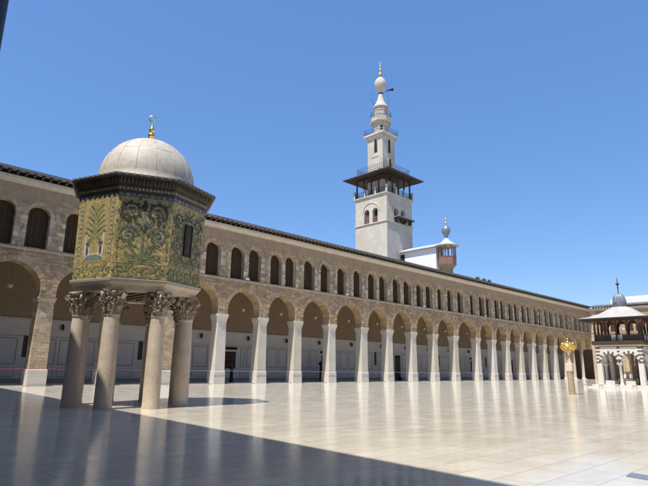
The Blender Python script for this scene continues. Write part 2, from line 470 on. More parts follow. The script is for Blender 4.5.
def pier_meshes(parent, loc, old=False, wide=0.565):
    body = 'old_pier_stone' if old else 'pier_marble'
    m = MB()
    if old:
        m.square([(0.64, 1.28), (0.60, 6.55)], body)
    else:
        m.square([(wide + 0.02, 1.28), (wide - 0.03, 6.1)], body)
    p = m.build('pier', parent, loc, bevel=0.015)
    m = MB()
    if old:
        m.square([(0.66, 6.55), (0.66, 6.75), (0.72, 6.80), (0.72, 6.95)], 'ashlar_block')
    else:
        m.square([(wide - 0.03, 6.1), (wide + 0.01, 6.35), (wide + 0.08, 6.62), (wide + 0.12, 6.72), (wide + 0.12, 6.95)], body)
    m.build('capital', p, bevel=0.01)
    m = MB()
    if old:
        m.square([(0.72, -0.02), (0.72, 1.24), (0.68, 1.28)], 'white_marble')
    else:
        m.square([(wide + 0.09, -0.02), (wide + 0.07, 1.22), (wide + 0.03, 1.28)], 'white_marble')
    m.build('plinth', p, bevel=0.012)
    m = MB()
    h = 0.62 if old else 0.52
    m.box(-h, h, -0.555, 0.6, 6.95, 7.42, 'pale_quoin')
    m.build('impost_block', p, bevel=0.012)
    return p

def far_column(parent, loc):
    m = MB(); m.ring([(0.40, 0.45), (0.39, 2.5), (0.34, 5.6)], 'architrave_stone', 20)
    p = m.build('column', parent, loc, sharp=40)
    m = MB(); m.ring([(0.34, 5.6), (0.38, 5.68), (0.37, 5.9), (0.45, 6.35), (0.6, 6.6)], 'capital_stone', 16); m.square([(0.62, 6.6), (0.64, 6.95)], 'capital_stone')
    m.build('capital', p, sharp=40)
    m = MB(); m.square([(0.62, -0.02), (0.62, 0.22)], 'white_marble'); m.ring([(0.52, 0.22), (0.54, 0.3), (0.46, 0.38), (0.40, 0.45)], 'white_marble', 20)
    m.build('plinth', p, sharp=40)
    m = MB(); m.box(-0.5, 0.5, -0.55, 0.6, 6.95, 7.42, 'pale_quoin'); m.build('impost_block', p)
    return p

def eave(parent, u0, u1, zt=16.8, rafters=True):
    m = MB()
    m.prism([(-0.78, zt - 0.16), (-0.78, zt), (1.5, zt + 0.5), (1.5, zt + 0.30)], u0, u1, 'eave_wood', to=lambda y, z, w: (w, y, z))
    if rafters:
        u = u0 + 0.2
        while u < u1 - 0.2:
            m.prism([(-0.70, zt - 0.30), (-0.70, zt - 0.155), (0.3, zt + 0.05), (0.3, zt - 0.40), (0.0, zt - 0.46)], u, u + 0.16, 'eave_wood', to=lambda y, z, w: (w, y, z))
            # grey lath between the rafter tails
            m.box(u + 0.2, u + 0.56, -0.66, -0.60, zt - 0.215, zt - 0.165, 'cornice_stone')
            m.box(u + 0.165, u + 0.60, -0.32, -0.26, zt - 0.16, zt - 0.10, 'roof_lead')
            u += 0.62
    m.box(u0, u1, -0.83, -0.785, zt - 0.17, zt + 0.03, 'roof_lead')
    m.build('eave', parent)
    m = MB()
    m.prism([(-0.83, zt + 0.032), (1.5, zt + 0.53), (9.9, zt + 1.0), (9.9, zt + 0.80), (1.5, zt + 0.50), (-0.83, zt + 0.004)], u0, u1, 'roof_lead', to=lambda y, z, w: (w, y, z))
    m.build('roof', parent)

def cornice(parent, u0, u1, pale=None, zt=16.34):
    m = MB()
    prof = [(0.02, 15.75), (-0.05, 15.78), (-0.05, 15.86), (-0.16, 15.95), (-0.22, 16.08), (-0.24, 16.12), (-0.24, zt), (0.3, zt), (0.3, 15.75)]
    m.prism(prof, u0, u1, 'cornice_stone', to=lambda y, z, w: (w, y, z))
    m.build('cornice', parent)
    m = MB()
    m.box(u0, u1, -0.07, 0.04, 10.50, 10.62, 'ashlar_block')
    m.box(u0, u1, -0.10, 0.04, 10.62, 10.69, 'voussoir')
    m.build('string_course', parent)

# ---- north arcade
north = empty('arcade_building', (0, F0, 0), 0, 'long two storey stone arcade with white piers, upper windows and dark eaves', 'arcade')
P_old = [-2.0, 3.3, 8.7, 14.2, 19.75, 25.35]
P_new = [31.0, 36.3, 41.45, 47.1, 53.1, 58.4, 63.9, 69.4, 75.2, 82.1, 87.5, 92.65, 98.0, 103.3, 108.4, 113.6]
P_col = [118.9, 123.8, 128.8]
allp = P_old + P_new + P_col + [134.0]
m = MB()
for i in range(len(allp) - 1):
    facade_bay(m, allp[i], allp[i + 1], 0.6)
m.box(-7.0, -2.0, 0.0, 1.2, 0, 15.75, 'rubble_facade')
m.build('facade_wall', north)
proto = pier_meshes(north, (P_new[0], 0.655, 0))
for u in P_new[1:]:
    dup(proto, (u, 0.655, 0), north)
po = pier_meshes(north, (P_old[1], 0.81, 0), old=True)
for u in P_old[2:]:
    dup(po, (u, 0.81, 0), north)
pc = far_column(north, (P_col[0], 0.66, 0))
for u in P_col[1:]:
    dup(pc, (u, 0.66, 0), north)
pw = window_panel().build('upper_window', north, (P_old[1] + 1.5, 0.52, 10.8))
for i in range(1, len(allp) - 1):
    for u in (allp[i] + 1.5, allp[i + 1] - 1.5):
        if (i, u) != (1, P_old[1] + 1.5):
            dup(pw, (u, 0.52, 10.8), north)
eave(north, -7.0, 134.0)
cornice(north, -7.0, 134.0)
# back of the portico: wainscot, plaster above, ceiling
BW = 8.45
m = MB(); m.box(-6, 142, BW + 0.05, BW + 1.0, 0, 16.9, 'plaster_brown'); m.box(142, 143, -8, BW + 1.0, 0, 16.9, 'plaster_brown'); m.build('back_wall', north)
m = MB()
m.box(-6, 142, BW - 0.02, BW + 0.06, 0, 4.75, 'wainscot_marble')
m.box(-6, 142, BW - 0.10, BW + 0.06, 4.75, 4.87, 'white_marble')
m.box(-6, 142, BW - 0.05, BW + 0.06, 4.87, 5.72, 'white_marble')
m.box(-6, 142, BW - 0.12, BW + 0.06, 5.72, 5.85, 'cornice_stone')
m.box(-6, 142, BW - 0.035, BW + 0.06, 4.18, 4.24, 'line_grey')
m.box(-6, 142, BW - 0.04, BW + 0.06, 1.44, 1.50, 'white_marble')
m.box(-6, 142, BW - 0.06, BW + 0.06, 0.0, 0.42, 'line_grey')
m.build('wainscot', north)
m = MB(); m.box(-6, 139, 1.2, BW + 0.05, 13.3, 13.5, 'ceiling_wood')
u = -5
while u < 138:
    m.box(u, u + 0.22, 1.2, BW + 0.05, 13.02, 13.3, 'ceiling_wood'); u += 1.1
m.build('ceiling', north)
# framed marble panels, dark windows and doors along the back wall
def frame_panel(u0, u1, z0, z1, t=0.07, mat='line_grey', fill=None):
    mb = MB(); y0, y1 = BW - 0.035, BW - 0.018
    mb.box(u0, u1, y0, y1, z0, z0 + t, mat); mb.box(u0, u1, y0, y1, z1 - t, z1, mat)
    mb.box(u0, u0 + t, y0, y1, z0 + t, z1 - t, mat); mb.box(u1 - t, u1, y0, y1, z0 + t, z1 - t, mat)
    if fill:
        mb.box(u0 + t, u1 - t, y0 + 0.006, y1, z0 + t, z1 - t, fill)
    return mb.build('marble_panel', north)
def dark_window(u, w=1.9, z0=1.5, z1=3.5):
    mb = MB(); mb.box(u - w / 2, u + w / 2, BW - 0.05, BW - 0.022, z0, z1, 'black_void')
    o = mb.build('window', north)
    mb = MB()
    for s in (-1, 1):
        mb.box(u + s * (w / 2 + 0.1) - 0.1, u + s * (w / 2 + 0.1) + 0.1, BW - 0.10, BW - 0.021, z0 - 0.2, z1 + 0.2, 'white_marble')
    mb.box(u - w / 2, u + w / 2, BW - 0.10, BW - 0.021, z1, z1 + 0.2, 'white_marble')
    mb.box(u - w / 2, u + w / 2, BW - 0.16, BW - 0.021, z0 - 0.2, z0, 'white_marble')
    mb.build('frame', o)
    mb = MB()
    k = u - w / 2 + 0.16
    while k < u + w / 2 - 0.05:
        mb.box(k, k + 0.03, BW - 0.075, BW - 0.052, z0, z1, 'brown_wood'); k += 0.22
    for z in (z0 + 0.5, z0 + 1.1, z0 + 1.6):
        mb.box(u - w / 2, u + w / 2, BW - 0.078, BW - 0.0755, z, z + 0.04, 'brown_wood')
    mb.build('grille', o)
    mb = MB(); mb.box(u - w / 2 - 0.2, u + w / 2 + 0.2, BW - 0.06, BW - 0.021, z1 + 0.25, z1 + 0.55, 'black_void'); mb.build('lintel_plaque', north)
def dark_door(u, w=1.5, z1=3.9):
    mb = MB(); mb.box(u - w / 2, u + w / 2, BW - 0.07, BW - 0.022, 0.07, z1, 'black_void')
    for s in (-0.5, 0.5):
        mb.box(u + s * w * 0.5 - 0.28 * w * 0.7, u + s * w * 0.5 + 0.28 * w * 0.7, BW - 0.09, BW - 0.072, 0.4, z1 - 0.4, 'dark_wood')
    o = mb.build('door', north)
    mb = MB()
    for s in (-1, 1):
        mb.box(u + s * (w / 2 + 0.12) - 0.12, u + s * (w / 2 + 0.12) + 0.12, BW - 0.12, BW - 0.021, 0.07, z1 + 0.24, 'white_marble')
    mb.box(u - w / 2, u + w / 2, BW - 0.12, BW - 0.021, z1, z1 + 0.24, 'white_marble')
    mb.build('frame', o)
def slot(u, z0=2.3, z1=4.2, w=0.5):
    mb = MB(); mb.box(u - w / 2, u + w / 2, BW - 0.05, BW - 0.022, z0, z1, 'dark_wood'); mb.box(u - w / 2 - .06, u + w / 2 + .06, BW - 0.07, BW - 0.022, z1, z1 + 0.08, 'line_grey'); mb.build('niche', north)
def bay_panels(u0, u1):
    n = max(1, round((u1 - u0) / 2.0)); w = (u1 - u0) / n
    for i in range(n):
        frame_panel(u0 + w * i + 0.16, u0 + w * (i + 1) - 0.16, 1.66, 4.02, 0.08)
        frame_panel(u0 + w * i + 0.40, u0 + w * (i + 1) - 0.40, 1.92, 3.76, 0.05, 'white_marble')
        frame_panel(u0 + w * i + 0.16, u0 + w * (i + 1) - 0.16, 0.55, 1.34, 0.06)
pat = {0: 'p', 1: 'p', 2: 's', 3: 'p', 4: 's', 5: 's', 6: 'w', 7: 's', 8: 'd', 9: 'w', 10: 'p', 11: 's', 12: 'd', 13: 'p', 14: 's', 15: 'd', 16: 'w', 17: 's', 18: 'p', 19: 'd', 20: 'w', 21: 's'}
for i in range(1, len(allp) - 1):
    u0, u1 = allp[i] + 4.0, allp[i + 1] + 4.0       # seen obliquely: what shows through bay i lies further on
    if u1 > 134: break
    k = pat.get(i, 'p'); uc = (u0 + u1) / 2
    if k == 'p':
        bay_panels(u0, u1)
    elif k == 's':
        bay_panels(u0, uc - 0.55); bay_panels(uc + 0.55, u1); slot(uc)
    elif k == 'w':
        bay_panels(u0, uc - 1.35); dark_window(uc + 0.2); bay_panels(uc + 1.7, u1)
    else:
        bay_panels(u0, uc - 1.1); dark_door(uc); bay_panels(uc + 1.1, u1)

# ---- west portico (behind and left of the camera) that throws the foreground shade
west = empty('arcade_building', (-2.30, -12.0, 0), R(90 - 4.9), 'west side arcade of the courtyard whose eaves shade the near floor', 'arcade')
m = MB(); pl = [2 + 5.4 * k for k in range(11)]
for i in range(len(pl) - 1):
    facade_bay(m, pl[i], pl[i + 1], 0.6, detail=False)
m.build('facade_wall', west)
m = MB(); m.box(-2, 60, 8.5, 9.5, 0, 16.9, 'rubble_facade'); m.build('back_wall', west)
pw2 = pier_meshes(west, (pl[0], 0.81, 0), old=True)
for u in pl[1:]:
    dup(pw2, (u, 0.81, 0), west)
eave(west, -2, 60, rafters=False); cornice(west, -2, 60)

# ---- prayer hall front just behind the camera, closing the court to the south
hall = empty('prayer_hall', (136.0, -8.0, 0), R(180), 'long prayer hall front in shade facing the arcade across the courtyard', 'building')  # unseen hall, added to block sky light; warm stone tints the bounce
m = MB(); ph = [1.0 + 5.4 * k for k in range(27)]
for i in range(len(ph) - 1):
    facade_bay(m, ph[i], ph[i + 1], 0.6, detail=False, wall='cornice_stone')
m.build('facade_wall', hall)
m = MB(); m.box(0, 143, 6.0, 7.0, 0, 18, 'rubble_facade'); m.build('back_wall', hall)
ph0 = pier_meshes(hall, (ph[0], 0.81, 0), old=True)
for u in ph[1:]:
    dup(ph0, (u, 0.81, 0), hall)
eave(hall, 0, 143, rafters=False); cornice(hall, 0, 143)

# ---- east portico
east = empty('arcade_building', (134.0, F0, 0), R(-90), 'far cross arcade of tan stone closing the courtyard behind the domed fountain', 'arcade')
m = MB(); pe = [1.6 + 5.2 * k for k in range(11)]
for i in range(len(pe) - 1):
    facade_bay(m, pe[i], pe[i + 1], 0.6)
m.box(0.0, 1.6, 0, 1.2, 0, 15.75, 'ashlar_block')
m.build('facade_wall', east)
m = MB(); m.box(-2, 54, 8.5, 9.5, 0, 16.9, 'plaster_brown'); m.build('back_wall', east)
pe0 = pier_meshes(east, (pe[1], 0.81, 0), old=True)
for u in pe[2:]:
    dup(pe0, (u, 0.81, 0), east)
w0 = window_panel().build('upper_window', east, (pe[0] + 1.5, 0.52, 10.8))
for i in range(len(pe) - 1):
    for u in (pe[i] + 1.5, pe[i + 1] - 1.5):
        if not (i == 0 and u == pe[0] + 1.5):
            dup(w0, (u, 0.52, 10.8), east)
eave(east, 0.9, 54); cornice(east, 0.3, 54)

# white roofed hall beyond the east side
o = empty('building', (150, 30, 0), 0, 'long pale roofed building showing just above the far cross arcade', 'building')
m = MB(); m.box(-5, 12, -28, 13.5, 0, 18.3, 'white_plaster'); m.build('wall', o)
m = MB(); m.prism([(-6, 18.3), (13, 18.3), (13, 18.5), (3.5, 21.0), (-6, 19.3)], -29, 14, 'white_plaster', to=lambda y, z, w: (y, w, z)); m.build('roof', o)

# ------------------------------------------------------------------ hanging lamps, floodlights, ropes
def hanging_lamp(first, u, n, z, label):
    if first is None:
        r = empty('hanging_lamp', (u, n, z), 0, label, 'lamp', 'lamps hung under the arches')
        m = MB(); m.ring([(0.02, -0.30), (0.15, -0.25), (0.23, -0.12), (0.25, 0.0), (0.2, 0.14), (0.09, 0.2), (0.08, 0.28), (0.02, 0.3)], 'lamp_glass', 14)
        m.build('lamp_shade', r, sharp=50)
        m = MB(); m.tube([(0, 0, 0.29), (0, 0, 13.03 - z)], 0.009, 'iron', 6); m.build('chain', r)
        m = MB(); m.ring([(0.26, -0.03), (0.27, 0.0), (0.26, 0.03)], 'gilt_dull', 14, cap0=False, cap1=False); m.build('rim', r)
        return r
    c = dup(first, (u, n, z)); c.parent = None; c['label'] = label
    return c
L0 = None
ords = ['first', 'second', 'third', 'fourth', 'fifth', 'sixth', 'seventh', 'eighth', 'ninth', 'tenth', 'eleventh', 'twelfth', 'thirteenth', 'fourteenth', 'fifteenth', 'sixteenth']
lamp_spots = [(11.45, 'small amber globe lamp hung under the leftmost arch in the photo'),
              (16.97, 'small amber globe lamp hung just left of the mosaic pavilion columns'),
              (28.2, 'small amber globe lamp hung in the arch at the pavilion right edge')]
for i in range(len(P_new) - 1):
    lamp_spots.append(((P_new[i] + P_new[i + 1]) / 2, 'small amber globe lamp hung in the %s full arch right of the mosaic pavilion' % ords[i]))
for u, lab in lamp_spots:
    l = hanging_lamp(L0, u * 50.0 / 46.3, 50.0, 8.15, lab)
    L0 = L0 or l

fl = None
fl_where = ['above the first arch past the mosaic pavilion', 'above the fourth arch past the mosaic pavilion', 'under the minaret annexe', 'nearest the far end']
for i, u in enumerate((33.75, 49.4, 66.3, 84.5)):
    lab = 'small white floodlight on the arcade ledge ' + fl_where[i]
    if fl is None:
        fl = empty('floodlight', (u, F0 - 0.1, 10.70), 0, lab, 'floodlight', 'floodlights on the arcade ledge')
        m = MB(); m.box(-0.22, 0.22, -0.14, 0.06, 0.06, 0.30, 'flood_white'); m.build('housing', fl, bevel=0.02)
        m = MB(); m.box(-0.18, 0.18, -0.155, -0.142, 0.09, 0.27, 'white_marble'); m.build('lens', fl)
        m = MB(); m.box(-0.15, 0.15, -0.05, 0.05, 0.0, 0.06, 'iron'); m.build('bracket', fl)
    else:
        c = dup(fl, (u, F0 - 0.1, 10.70)); c.parent = None; c['label'] = lab

def rope(us, z, mat, label):
    m = MB(); pts = []
    for a, b in zip(us[:-1], us[1:]):
        for k in range(6):
            t = k / 6
            pts.append((a + (b - a) * t, F0 - 0.04, z - 0.05 * math.sin(PI * t) * min(1, (b - a) / 5)))
    pts.append((us[-1], F0 - 0.04, z))
    m.tube(pts, 0.014, mat, 6)
    tag(m.build('barrier_rope'), label, 'rope')
rope([25.35 + .7] + P_new, 1.33, 'rope_white', 'thin white barrier rope strung at waist height along the white piers')
rope([3.3, 8.7, 14.2, 19.75, 25.35], 1.36, 'rope_red', 'thin red barrier rope strung along the bare stone piers at the left')

# small dark fixtures on the band above the wainscot
wf = None
fx = [(14.2 + 1.4, 'small dark fixture on the inner wall right of the bare pier'), (28.6, 'small dark fixture on the inner wall right of the pavilion columns')]
for i in range(len(P_new) - 3):
    fx.append((P_new[i] + 3.3, 'small dark fixture on the inner wall, %s opening right of the mosaic pavilion' % ords[i]))
for i, (u, lab) in enumerate(fx):
    u = u * 54.3 / 46.05 - 4
    if wf is None:
        wf = empty('wall_fixture', (u + 4, F0 + BW - 0.1, 5.15), 0, lab, 'wall fixture', 'dark fixtures along the inner wall')
        m = MB(); m.ring([(0.06, -0.28), (0.14, -0.2), (0.16, 0.12), (0.08, 0.26), (0.02, 0.3)], 'iron', 8, c=(0, -0.2)); m.build('lantern', wf)
        m = MB(); m.box(-0.03, 0.03, -0.2, 0.06, 0.24, 0.30, 'iron'); m.build('bracket', wf)
    else:
        c = dup(wf, (u + 4, F0 + BW - 0.1, 5.15)); c.parent = None; c['label'] = lab

# dark booth inside the portico
o = empty('booth', (51.6, 51.6, 0.07), 0, 'dark wooden booth with peaked top standing inside the portico between white piers', 'booth')
m = MB(); m.box(-0.75, 0.75, -0.6, 0.6, 0, 2.1, 'dark_wood'); m.box(-0.6, 0.6, -0.62, -0.602, 1.1, 1.9, 'black_void'); m.build('body', o)
m = MB(); m.prism([(-0.9, 2.1), (0.9, 2.1), (0.9, 2.25), (0.0, 2.75), (-0.9, 2.25)], -0.75, 0.75, 'dark_wood'); m.build('roof', o)
# black sack by a pier
m = MB(); m.ring([(0.20, 0.0), (0.32, 0.1), (0.34, 0.3), (0.24, 0.5), (0.09, 0.6), (0.13, 0.70)], 'black_cloth', 12)
tag(m.build('sack', None, (65.3, 49.9, 0.07), sharp=60), 'low black sack standing on the portico floor behind a white pier', 'sack')

# ------------------------------------------------------------------ treasury pavilion
TC = (10.83, 23.09); TR = -0.033
treas = empty('mosaic_pavilion', (TC[0] * 0.975, TC[1] * 0.975, 0.04), 0, 'octagonal domed pavilion with green and gold mosaic walls raised on eight columns', 'pavilion')
treas.scale = (0.96, 0.96, 0.974)
def ov(k, r, z):
    t = TR - PI + PI / 4 * k
    return (r * math.cos(t), r * math.sin(t), z)
def octo(mb, prof, mat, cap0=True, cap1=True):
    mb.grid([[ov(k, r, z) for k in range(8)] for r, z in prof], mat, False, True, cap0, cap1)

def capital_mesh(s=1.0, h=1.0):
    mb = MB()
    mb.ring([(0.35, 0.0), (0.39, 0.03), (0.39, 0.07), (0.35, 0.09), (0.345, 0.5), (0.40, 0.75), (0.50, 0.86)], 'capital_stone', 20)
    def leaf(th, z0, hgt, r0, wd, curl):
        rows = []
        prof = [(0, 0, 0.7), (0.02, 0.25, 0.95), (0.03, 0.5, 1.0), (0.06, 0.72, 0.95), (0.13, 0.9, 0.8), (0.20, 0.97, 0.55), (0.235, 0.92, 0.3), (0.22, 0.84, 0.12)]
        for i, (dr, t, wf_) in enumerate(prof):
            row = []
            for j in range(7):
                s_ = (j - 3) / 3.0
                lob = 1.0 - 0.22 * (j % 2) * (1 if 0 < i < 6 else 0)
                rr = r0 + dr * curl + 0.035 * (1 - abs(s_)) * (1 if i < 5 else 0.4) - 0.02 * abs(s_)
                a = s_ * wd * wf_ * lob / 2
                x, y = rr, a
                row.append((x * math.cos(th) - y * math.sin(th), x * math.sin(th) + y * math.cos(th), z0 + hgt * t))
            rows.append(row)
        mb.grid(rows, 'capital_stone', True)
        inner = [[(p[0] * 0.93, p[1] * 0.93, p[2] - 0.01) for p in r_] for r_ in rows]
        mb.grid(inner, 'capital_stone', True)
    for k in range(8):
        leaf(k * PI / 4, 0.08, 0.36, 0.375, 0.25, 1.0)
        leaf(k * PI / 4 + PI / 8, 0.10, 0.62, 0.385, 0.24, 1.05)
        for q in (-0.12, 0.12):
            leaf(k * PI / 4 + PI / 16 + q, 0.30, 0.34, 0.43, 0.11, 0.7)
    for k in range(70):
        th = random.uniform(0, 2 * PI); zz = random.uniform(0.15, 0.80); rr = 0.42 + 0.20 * (zz ** 1.4) + random.uniform(-0.02, 0.05)
        c_ = (rr * math.cos(th), rr * math.sin(th)); b_ = random.uniform(0.022, 0.05)
        mb.ring([(0.002, zz - b_), (b_ * 0.8, zz - b_ * 0.5), (b_, zz), (b_ * 0.7, zz + b_ * 0.7), (0.002, zz + b_)], 'capital_stone', 6, c_)
    for k in range(4):
        th = k * PI / 2 + PI / 4
        pts = []
        for i in range(22):
            a = i / 21 * 3.4 * PI
            rr = 0.125 * (1 - 0.72 * i / 21)
            cx_, cz_ = 0.63, 0.745
            pts.append(((cx_ - rr * math.cos(a + 0.5 * PI + 0.9) * 1.0), cz_ + rr * math.sin(a + 0.5 * PI + 0.9)))
        stem = [(0.40, 0.42), (0.46, 0.60)]
        full = [(p[0] * math.cos(th), p[0] * math.sin(th), p[1]) for p in stem + pts]
        mb.tube(full, [0.05, 0.055] + [0.052 - 0.001 * i for i in range(22)], 'capital_stone', 6)
        # flower in the middle of each abacus side
        tf = k * PI / 2
        mb.ring([(0.0, 0.0), (0.09, 0.03), (0.11, 0.10), (0.05, 0.14), (0.0, 0.15)], 'capital_stone', 8, c=(0.54 * math.cos(tf), 0.54 * math.sin(tf)))
        for i in range(len(mb.v) - 8 * 5, len(mb.v)):
            v = mb.v[i]; mb.v[i] = (v[0], v[1], v[2] + 0.80)
    # concave abacus
    pts = []
    for k in range(4):
        a0, a1 = k * PI / 2 + PI / 4, (k + 1) * PI / 2 + PI / 4
        c0 = Vector((math.cos(a0), math.sin(a0))) * 0.72; c1 = Vector((math.cos(a1), math.sin(a1))) * 0.72
        for t in (0.07, 0.3, 0.5, 0.7, 0.93):
            p = c0.lerp(c1, t); q = p * (1 - 0.14 * math.sin(PI * t)); pts.append((q.x, q.y))
    rows = [[(x * f_, y * f_, z) for x, y in pts] for f_, z in ((0.90, 0.86), (0.97, 0.90), (1.0, 0.92), (1.0, 1.0))]
    mb.grid(rows, 'capital_stone', False, True, True, True)
    return mb

cp0 = None
for k in range(8):
    x, y, _ = ov(k, 2.38, 0)
    if cp0 is None:
        m = MB()
        m.ring([(0.36, -0.06), (0.36, 0.05), (0.345, 0.10), (0.345, 0.8), (0.335, 2.0), (0.315, 3.0), (0.295, 3.55), (0.32, 3.58), (0.32, 3.64)], 'column_granite', 32)
        cp0 = m.build('column', treas, (x, y, 0), sharp=40)
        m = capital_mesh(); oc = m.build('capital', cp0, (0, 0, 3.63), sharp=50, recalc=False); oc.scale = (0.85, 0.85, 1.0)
        cp0.rotation_euler = (0, 0, TR + PI / 8)
    else:
        dup(cp0, (x, y, 0), treas, TR + PI / 8 + k * PI / 4)
# architrave on the capitals
m = MB()
octo(m, [(2.72, 4.63), (2.72, 4.74), (2.76, 4.745), (2.76, 4.84), (2.86, 4.90), (2.94, 4.955), (2.94, 4.985)], 'architrave_stone', False, False)
octo(m, [(2.0, 4.63), (2.72, 4.63)], 'architrave_stone', False, False)
octo(m, [(2.0, 4.63), (2.0, 4.8)], 'architrave_stone', False, False)
m.build('architrave', treas)
m = MB(); octo(m, [(2.02, 4.79), (2.02, 4.84)], 'red_soffit')
for i in range(-4, 5):
    L = math.sqrt(max(0.1, 1.85 ** 2 - (i * 0.42) ** 2))
    m.box(i * 0.42 - 0.07, i * 0.42 + 0.07, -L, L, 4.68, 4.795, 'red_soffit')
m.build('soffit', treas)
# dentil moulding: white and dark beads round the foot of the mosaic
m = MB()
for k in range(8):
    a = Vector(ov(k, 2.97, 0)); b = Vector(ov(k + 1, 2.97, 0)); n = 34
    d = (b - a).normalized(); nr = Vector((d.y, -d.x, 0))
    m.face([ov(k, 2.95, 4.985), ov(k + 1, 2.95, 4.985), ov(k + 1, 2.95, 5.05), ov(k, 2.95, 5.05)], 'black_stone')
    for i in range(n):
        p = a.lerp(b, (i + 0.2) / n); q = a.lerp(b, (i + 0.8) / n)
        pts = [p - nr * 0.06, q - nr * 0.06, q, p]
        m.grid([[(v.x, v.y, 4.99) for v in pts], [(v.x, v.y, 5.045) for v in pts]], 'white_marble', False, True, True, True)
m.grid([[ov(k, r, z) for k in range(8)] for r, z in ((2.9, 5.05), (2.985, 5.05), (2.985, 5.075), (2.9, 5.075))], 'white_marble', False, True)
m.build('bead_moulding', treas)

# mosaic walls, one panel a face
ZB, ZT = 5.075, 8.72
RB, RT = 2.885, 2.95
def mosaic_wall(k, design):
    a0 = Vector(ov(k, RB, ZB)); b0 = Vector(ov(k + 1, RB, ZB)); a1 = Vector(ov(k, RT, ZT)); b1 = Vector(ov(k + 1, RT, ZT))
    W = (b0 - a0).length; H_ = ZT - ZB
    nr = (b0 - a0).cross(a1 - a0).normalized()
    def to(u, v, off=0.0):
        s = max(0.0, min(1.0, u / W + 0.5)); t = max(0.0, min(1.0, v / H_))
        p = a0.lerp(b0, s).lerp(a1.lerp(b1, s), t)
        return p + nr * off
    mb = MB()
    mb.face([to(-W / 2, 0), to(W / 2, 0), to(W / 2, H_), to(-W / 2, H_)], 'mosaic_gold')
    st = [0.003]
    def nxt():
        st[0] += 0.00005
        return st[0]
    def poly(pts, mat):
        o_ = nxt(); mb.face([to(u, v, o_) for u, v in pts], mat)
    def rect(u0, v0, u1, v1, mat):
        poly([(u0, v0), (u1, v0), (u1, v1), (u0, v1)], mat)
    def ribbon(pts, w0, w1, mat):
        o_ = nxt(); n = len(pts); rows = []
        for i, p in enumerate(pts):
            q0 = pts[max(0, i - 1)]; q1 = pts[min(n - 1, i + 1)]
            dx, dy = q1[0] - q0[0], q1[1] - q0[1]; L = math.hypot(dx, dy) or 1
            w = (w0 + (w1 - w0) * i / (n - 1)) / 2
            rows.append([to(p[0] - dy / L * w, p[1] + dx / L * w, o_), to(p[0] + dy / L * w, p[1] - dx / L * w, o_)])
        mb.grid(rows, mat, False)
    def leaf(u, v, ang, L, w, mat):
        c_, s_ = math.cos(ang), math.sin(ang)
        pts = [(0, 0), (0.25, 0.42), (0.55, 0.5), (0.8, 0.28), (1, 0), (0.8, -0.28), (0.55, -0.5), (0.25, -0.42)]
        poly([(u + c_ * x * L - s_ * y * w, v + s_ * x * L + c_ * y * w) for x, y in pts], mat)
    def scroll(u, v, r, turn, start, mat, mat2, sgn=1, leaves=9):
        pts = []
        N_ = 30
        for i in range(N_):
            t = i / (N_ - 1); a = start + sgn * turn * 2 * PI * t; rr = r * (1 - 0.80 * t)
            pts.append((u + rr * math.cos(a), v + rr * math.sin(a)))
        ribbon(pts, r * 0.19, r * 0.09, mat)
        ribbon([(u + (p[0] - u) * 1.17, v + (p[1] - v) * 1.17) for p in pts[:16]], r * 0.05, r * 0.03, mat2)
        for i in range(leaves):
            t = i / leaves * 0.75; a = start + sgn * turn * 2 * PI * t; rr = r * (1 - 0.80 * t)
            leaf(u + rr * 1.03 * math.cos(a), v + rr * 1.03 * math.sin(a), a + sgn * 0.9, r * 0.42, r * 0.24, mat2 if i % 2 else mat)
        for i in range(6):
            leaf(u, v, i * PI / 3, r * 0.2, r * 0.12, 'mosaic_teal' if i % 2 else mat2)
    def palm(u, v, L, n, spread, w, mats):
        for i in range(n):
            t = i / (n - 1) * 2 - 1
            a = PI / 2 - t * spread
            pts = []
            for j in range(8):
                s_ = j / 7
                aa = a - t * 0.9 * s_ * s_
                pts.append((u + L * s_ * math.cos(aa) * (1 - 0.1 * abs(t)), v + L * s_ * math.sin(aa) * (1 - 0.25 * abs(t))))
            ribbon(pts, w, w * 0.25, mats[i % len(mats)])
    hw = W / 2
    # fine leafy filling of the ground
    for jj in range(210 if design != 'palm' else 80):
        if design == 'palm':
            uu = random.choice([-1, 1]) * random.uniform(hw - 0.12, hw - 0.02) if random.random() < 0.3 else random.uniform(-hw + 0.05, hw - 0.05)
            vv = random.uniform(0.75, H_ - 0.3) if abs(uu) > hw - 0.12 else random.uniform(0.05, 0.62)
        else:
            uu, vv = random.uniform(-hw + 0.06, hw - 0.06), random.uniform(0.05, H_ - 0.3)
        if design == 'window' and abs(uu) < 0.33 and 1.15 < vv < 2.75: continue
        L_ = random.uniform(0.07, 0.17)
        leaf(uu, vv, random.uniform(0, 6.28), L_, L_ * 0.36, random.choice(['mosaic_green', 'mosaic_lime', 'mosaic_lime', 'mosaic_plain', 'mosaic_teal'] if vv < 2.4 else ['mosaic_green', 'mosaic_lime', 'mosaic_blue', 'mosaic_plain']))
    # frieze of running scrolls along the foot
    rect(-hw, 0.0, hw, 0.035, 'mosaic_dark')
    rect(-hw, 0.66, hw, 0.70, 'mosaic_plain')
    for i in range(4):
        u = -hw + W * (i + 0.5) / 4
        s = 1 if i % 2 else -1
        scroll(u, 0.34, 0.23, 1.4, PI / 2 if i % 2 else -PI / 2, 'mosaic_blue' if i in (0, 3) else 'mosaic_green', 'mosaic_lime', s, 10)
        leaf(u + W / 8, 0.30, PI / 2 + 0.5, 0.3, 0.12, 'mosaic_lime'); leaf(u + W / 8, 0.30, PI / 2 - 0.5, 0.3, 0.12, 'mosaic_green')
        leaf(u - W / 8, 0.1, 0.2, 0.34, 0.11, 'mosaic_green'); leaf(u - W / 8, 0.12, PI - 0.2, 0.3, 0.1, 'mosaic_lime')
    # band under the cornice
    rect(-hw, H_ - 0.17, hw, H_ - 0.0, 'mosaic_blue')
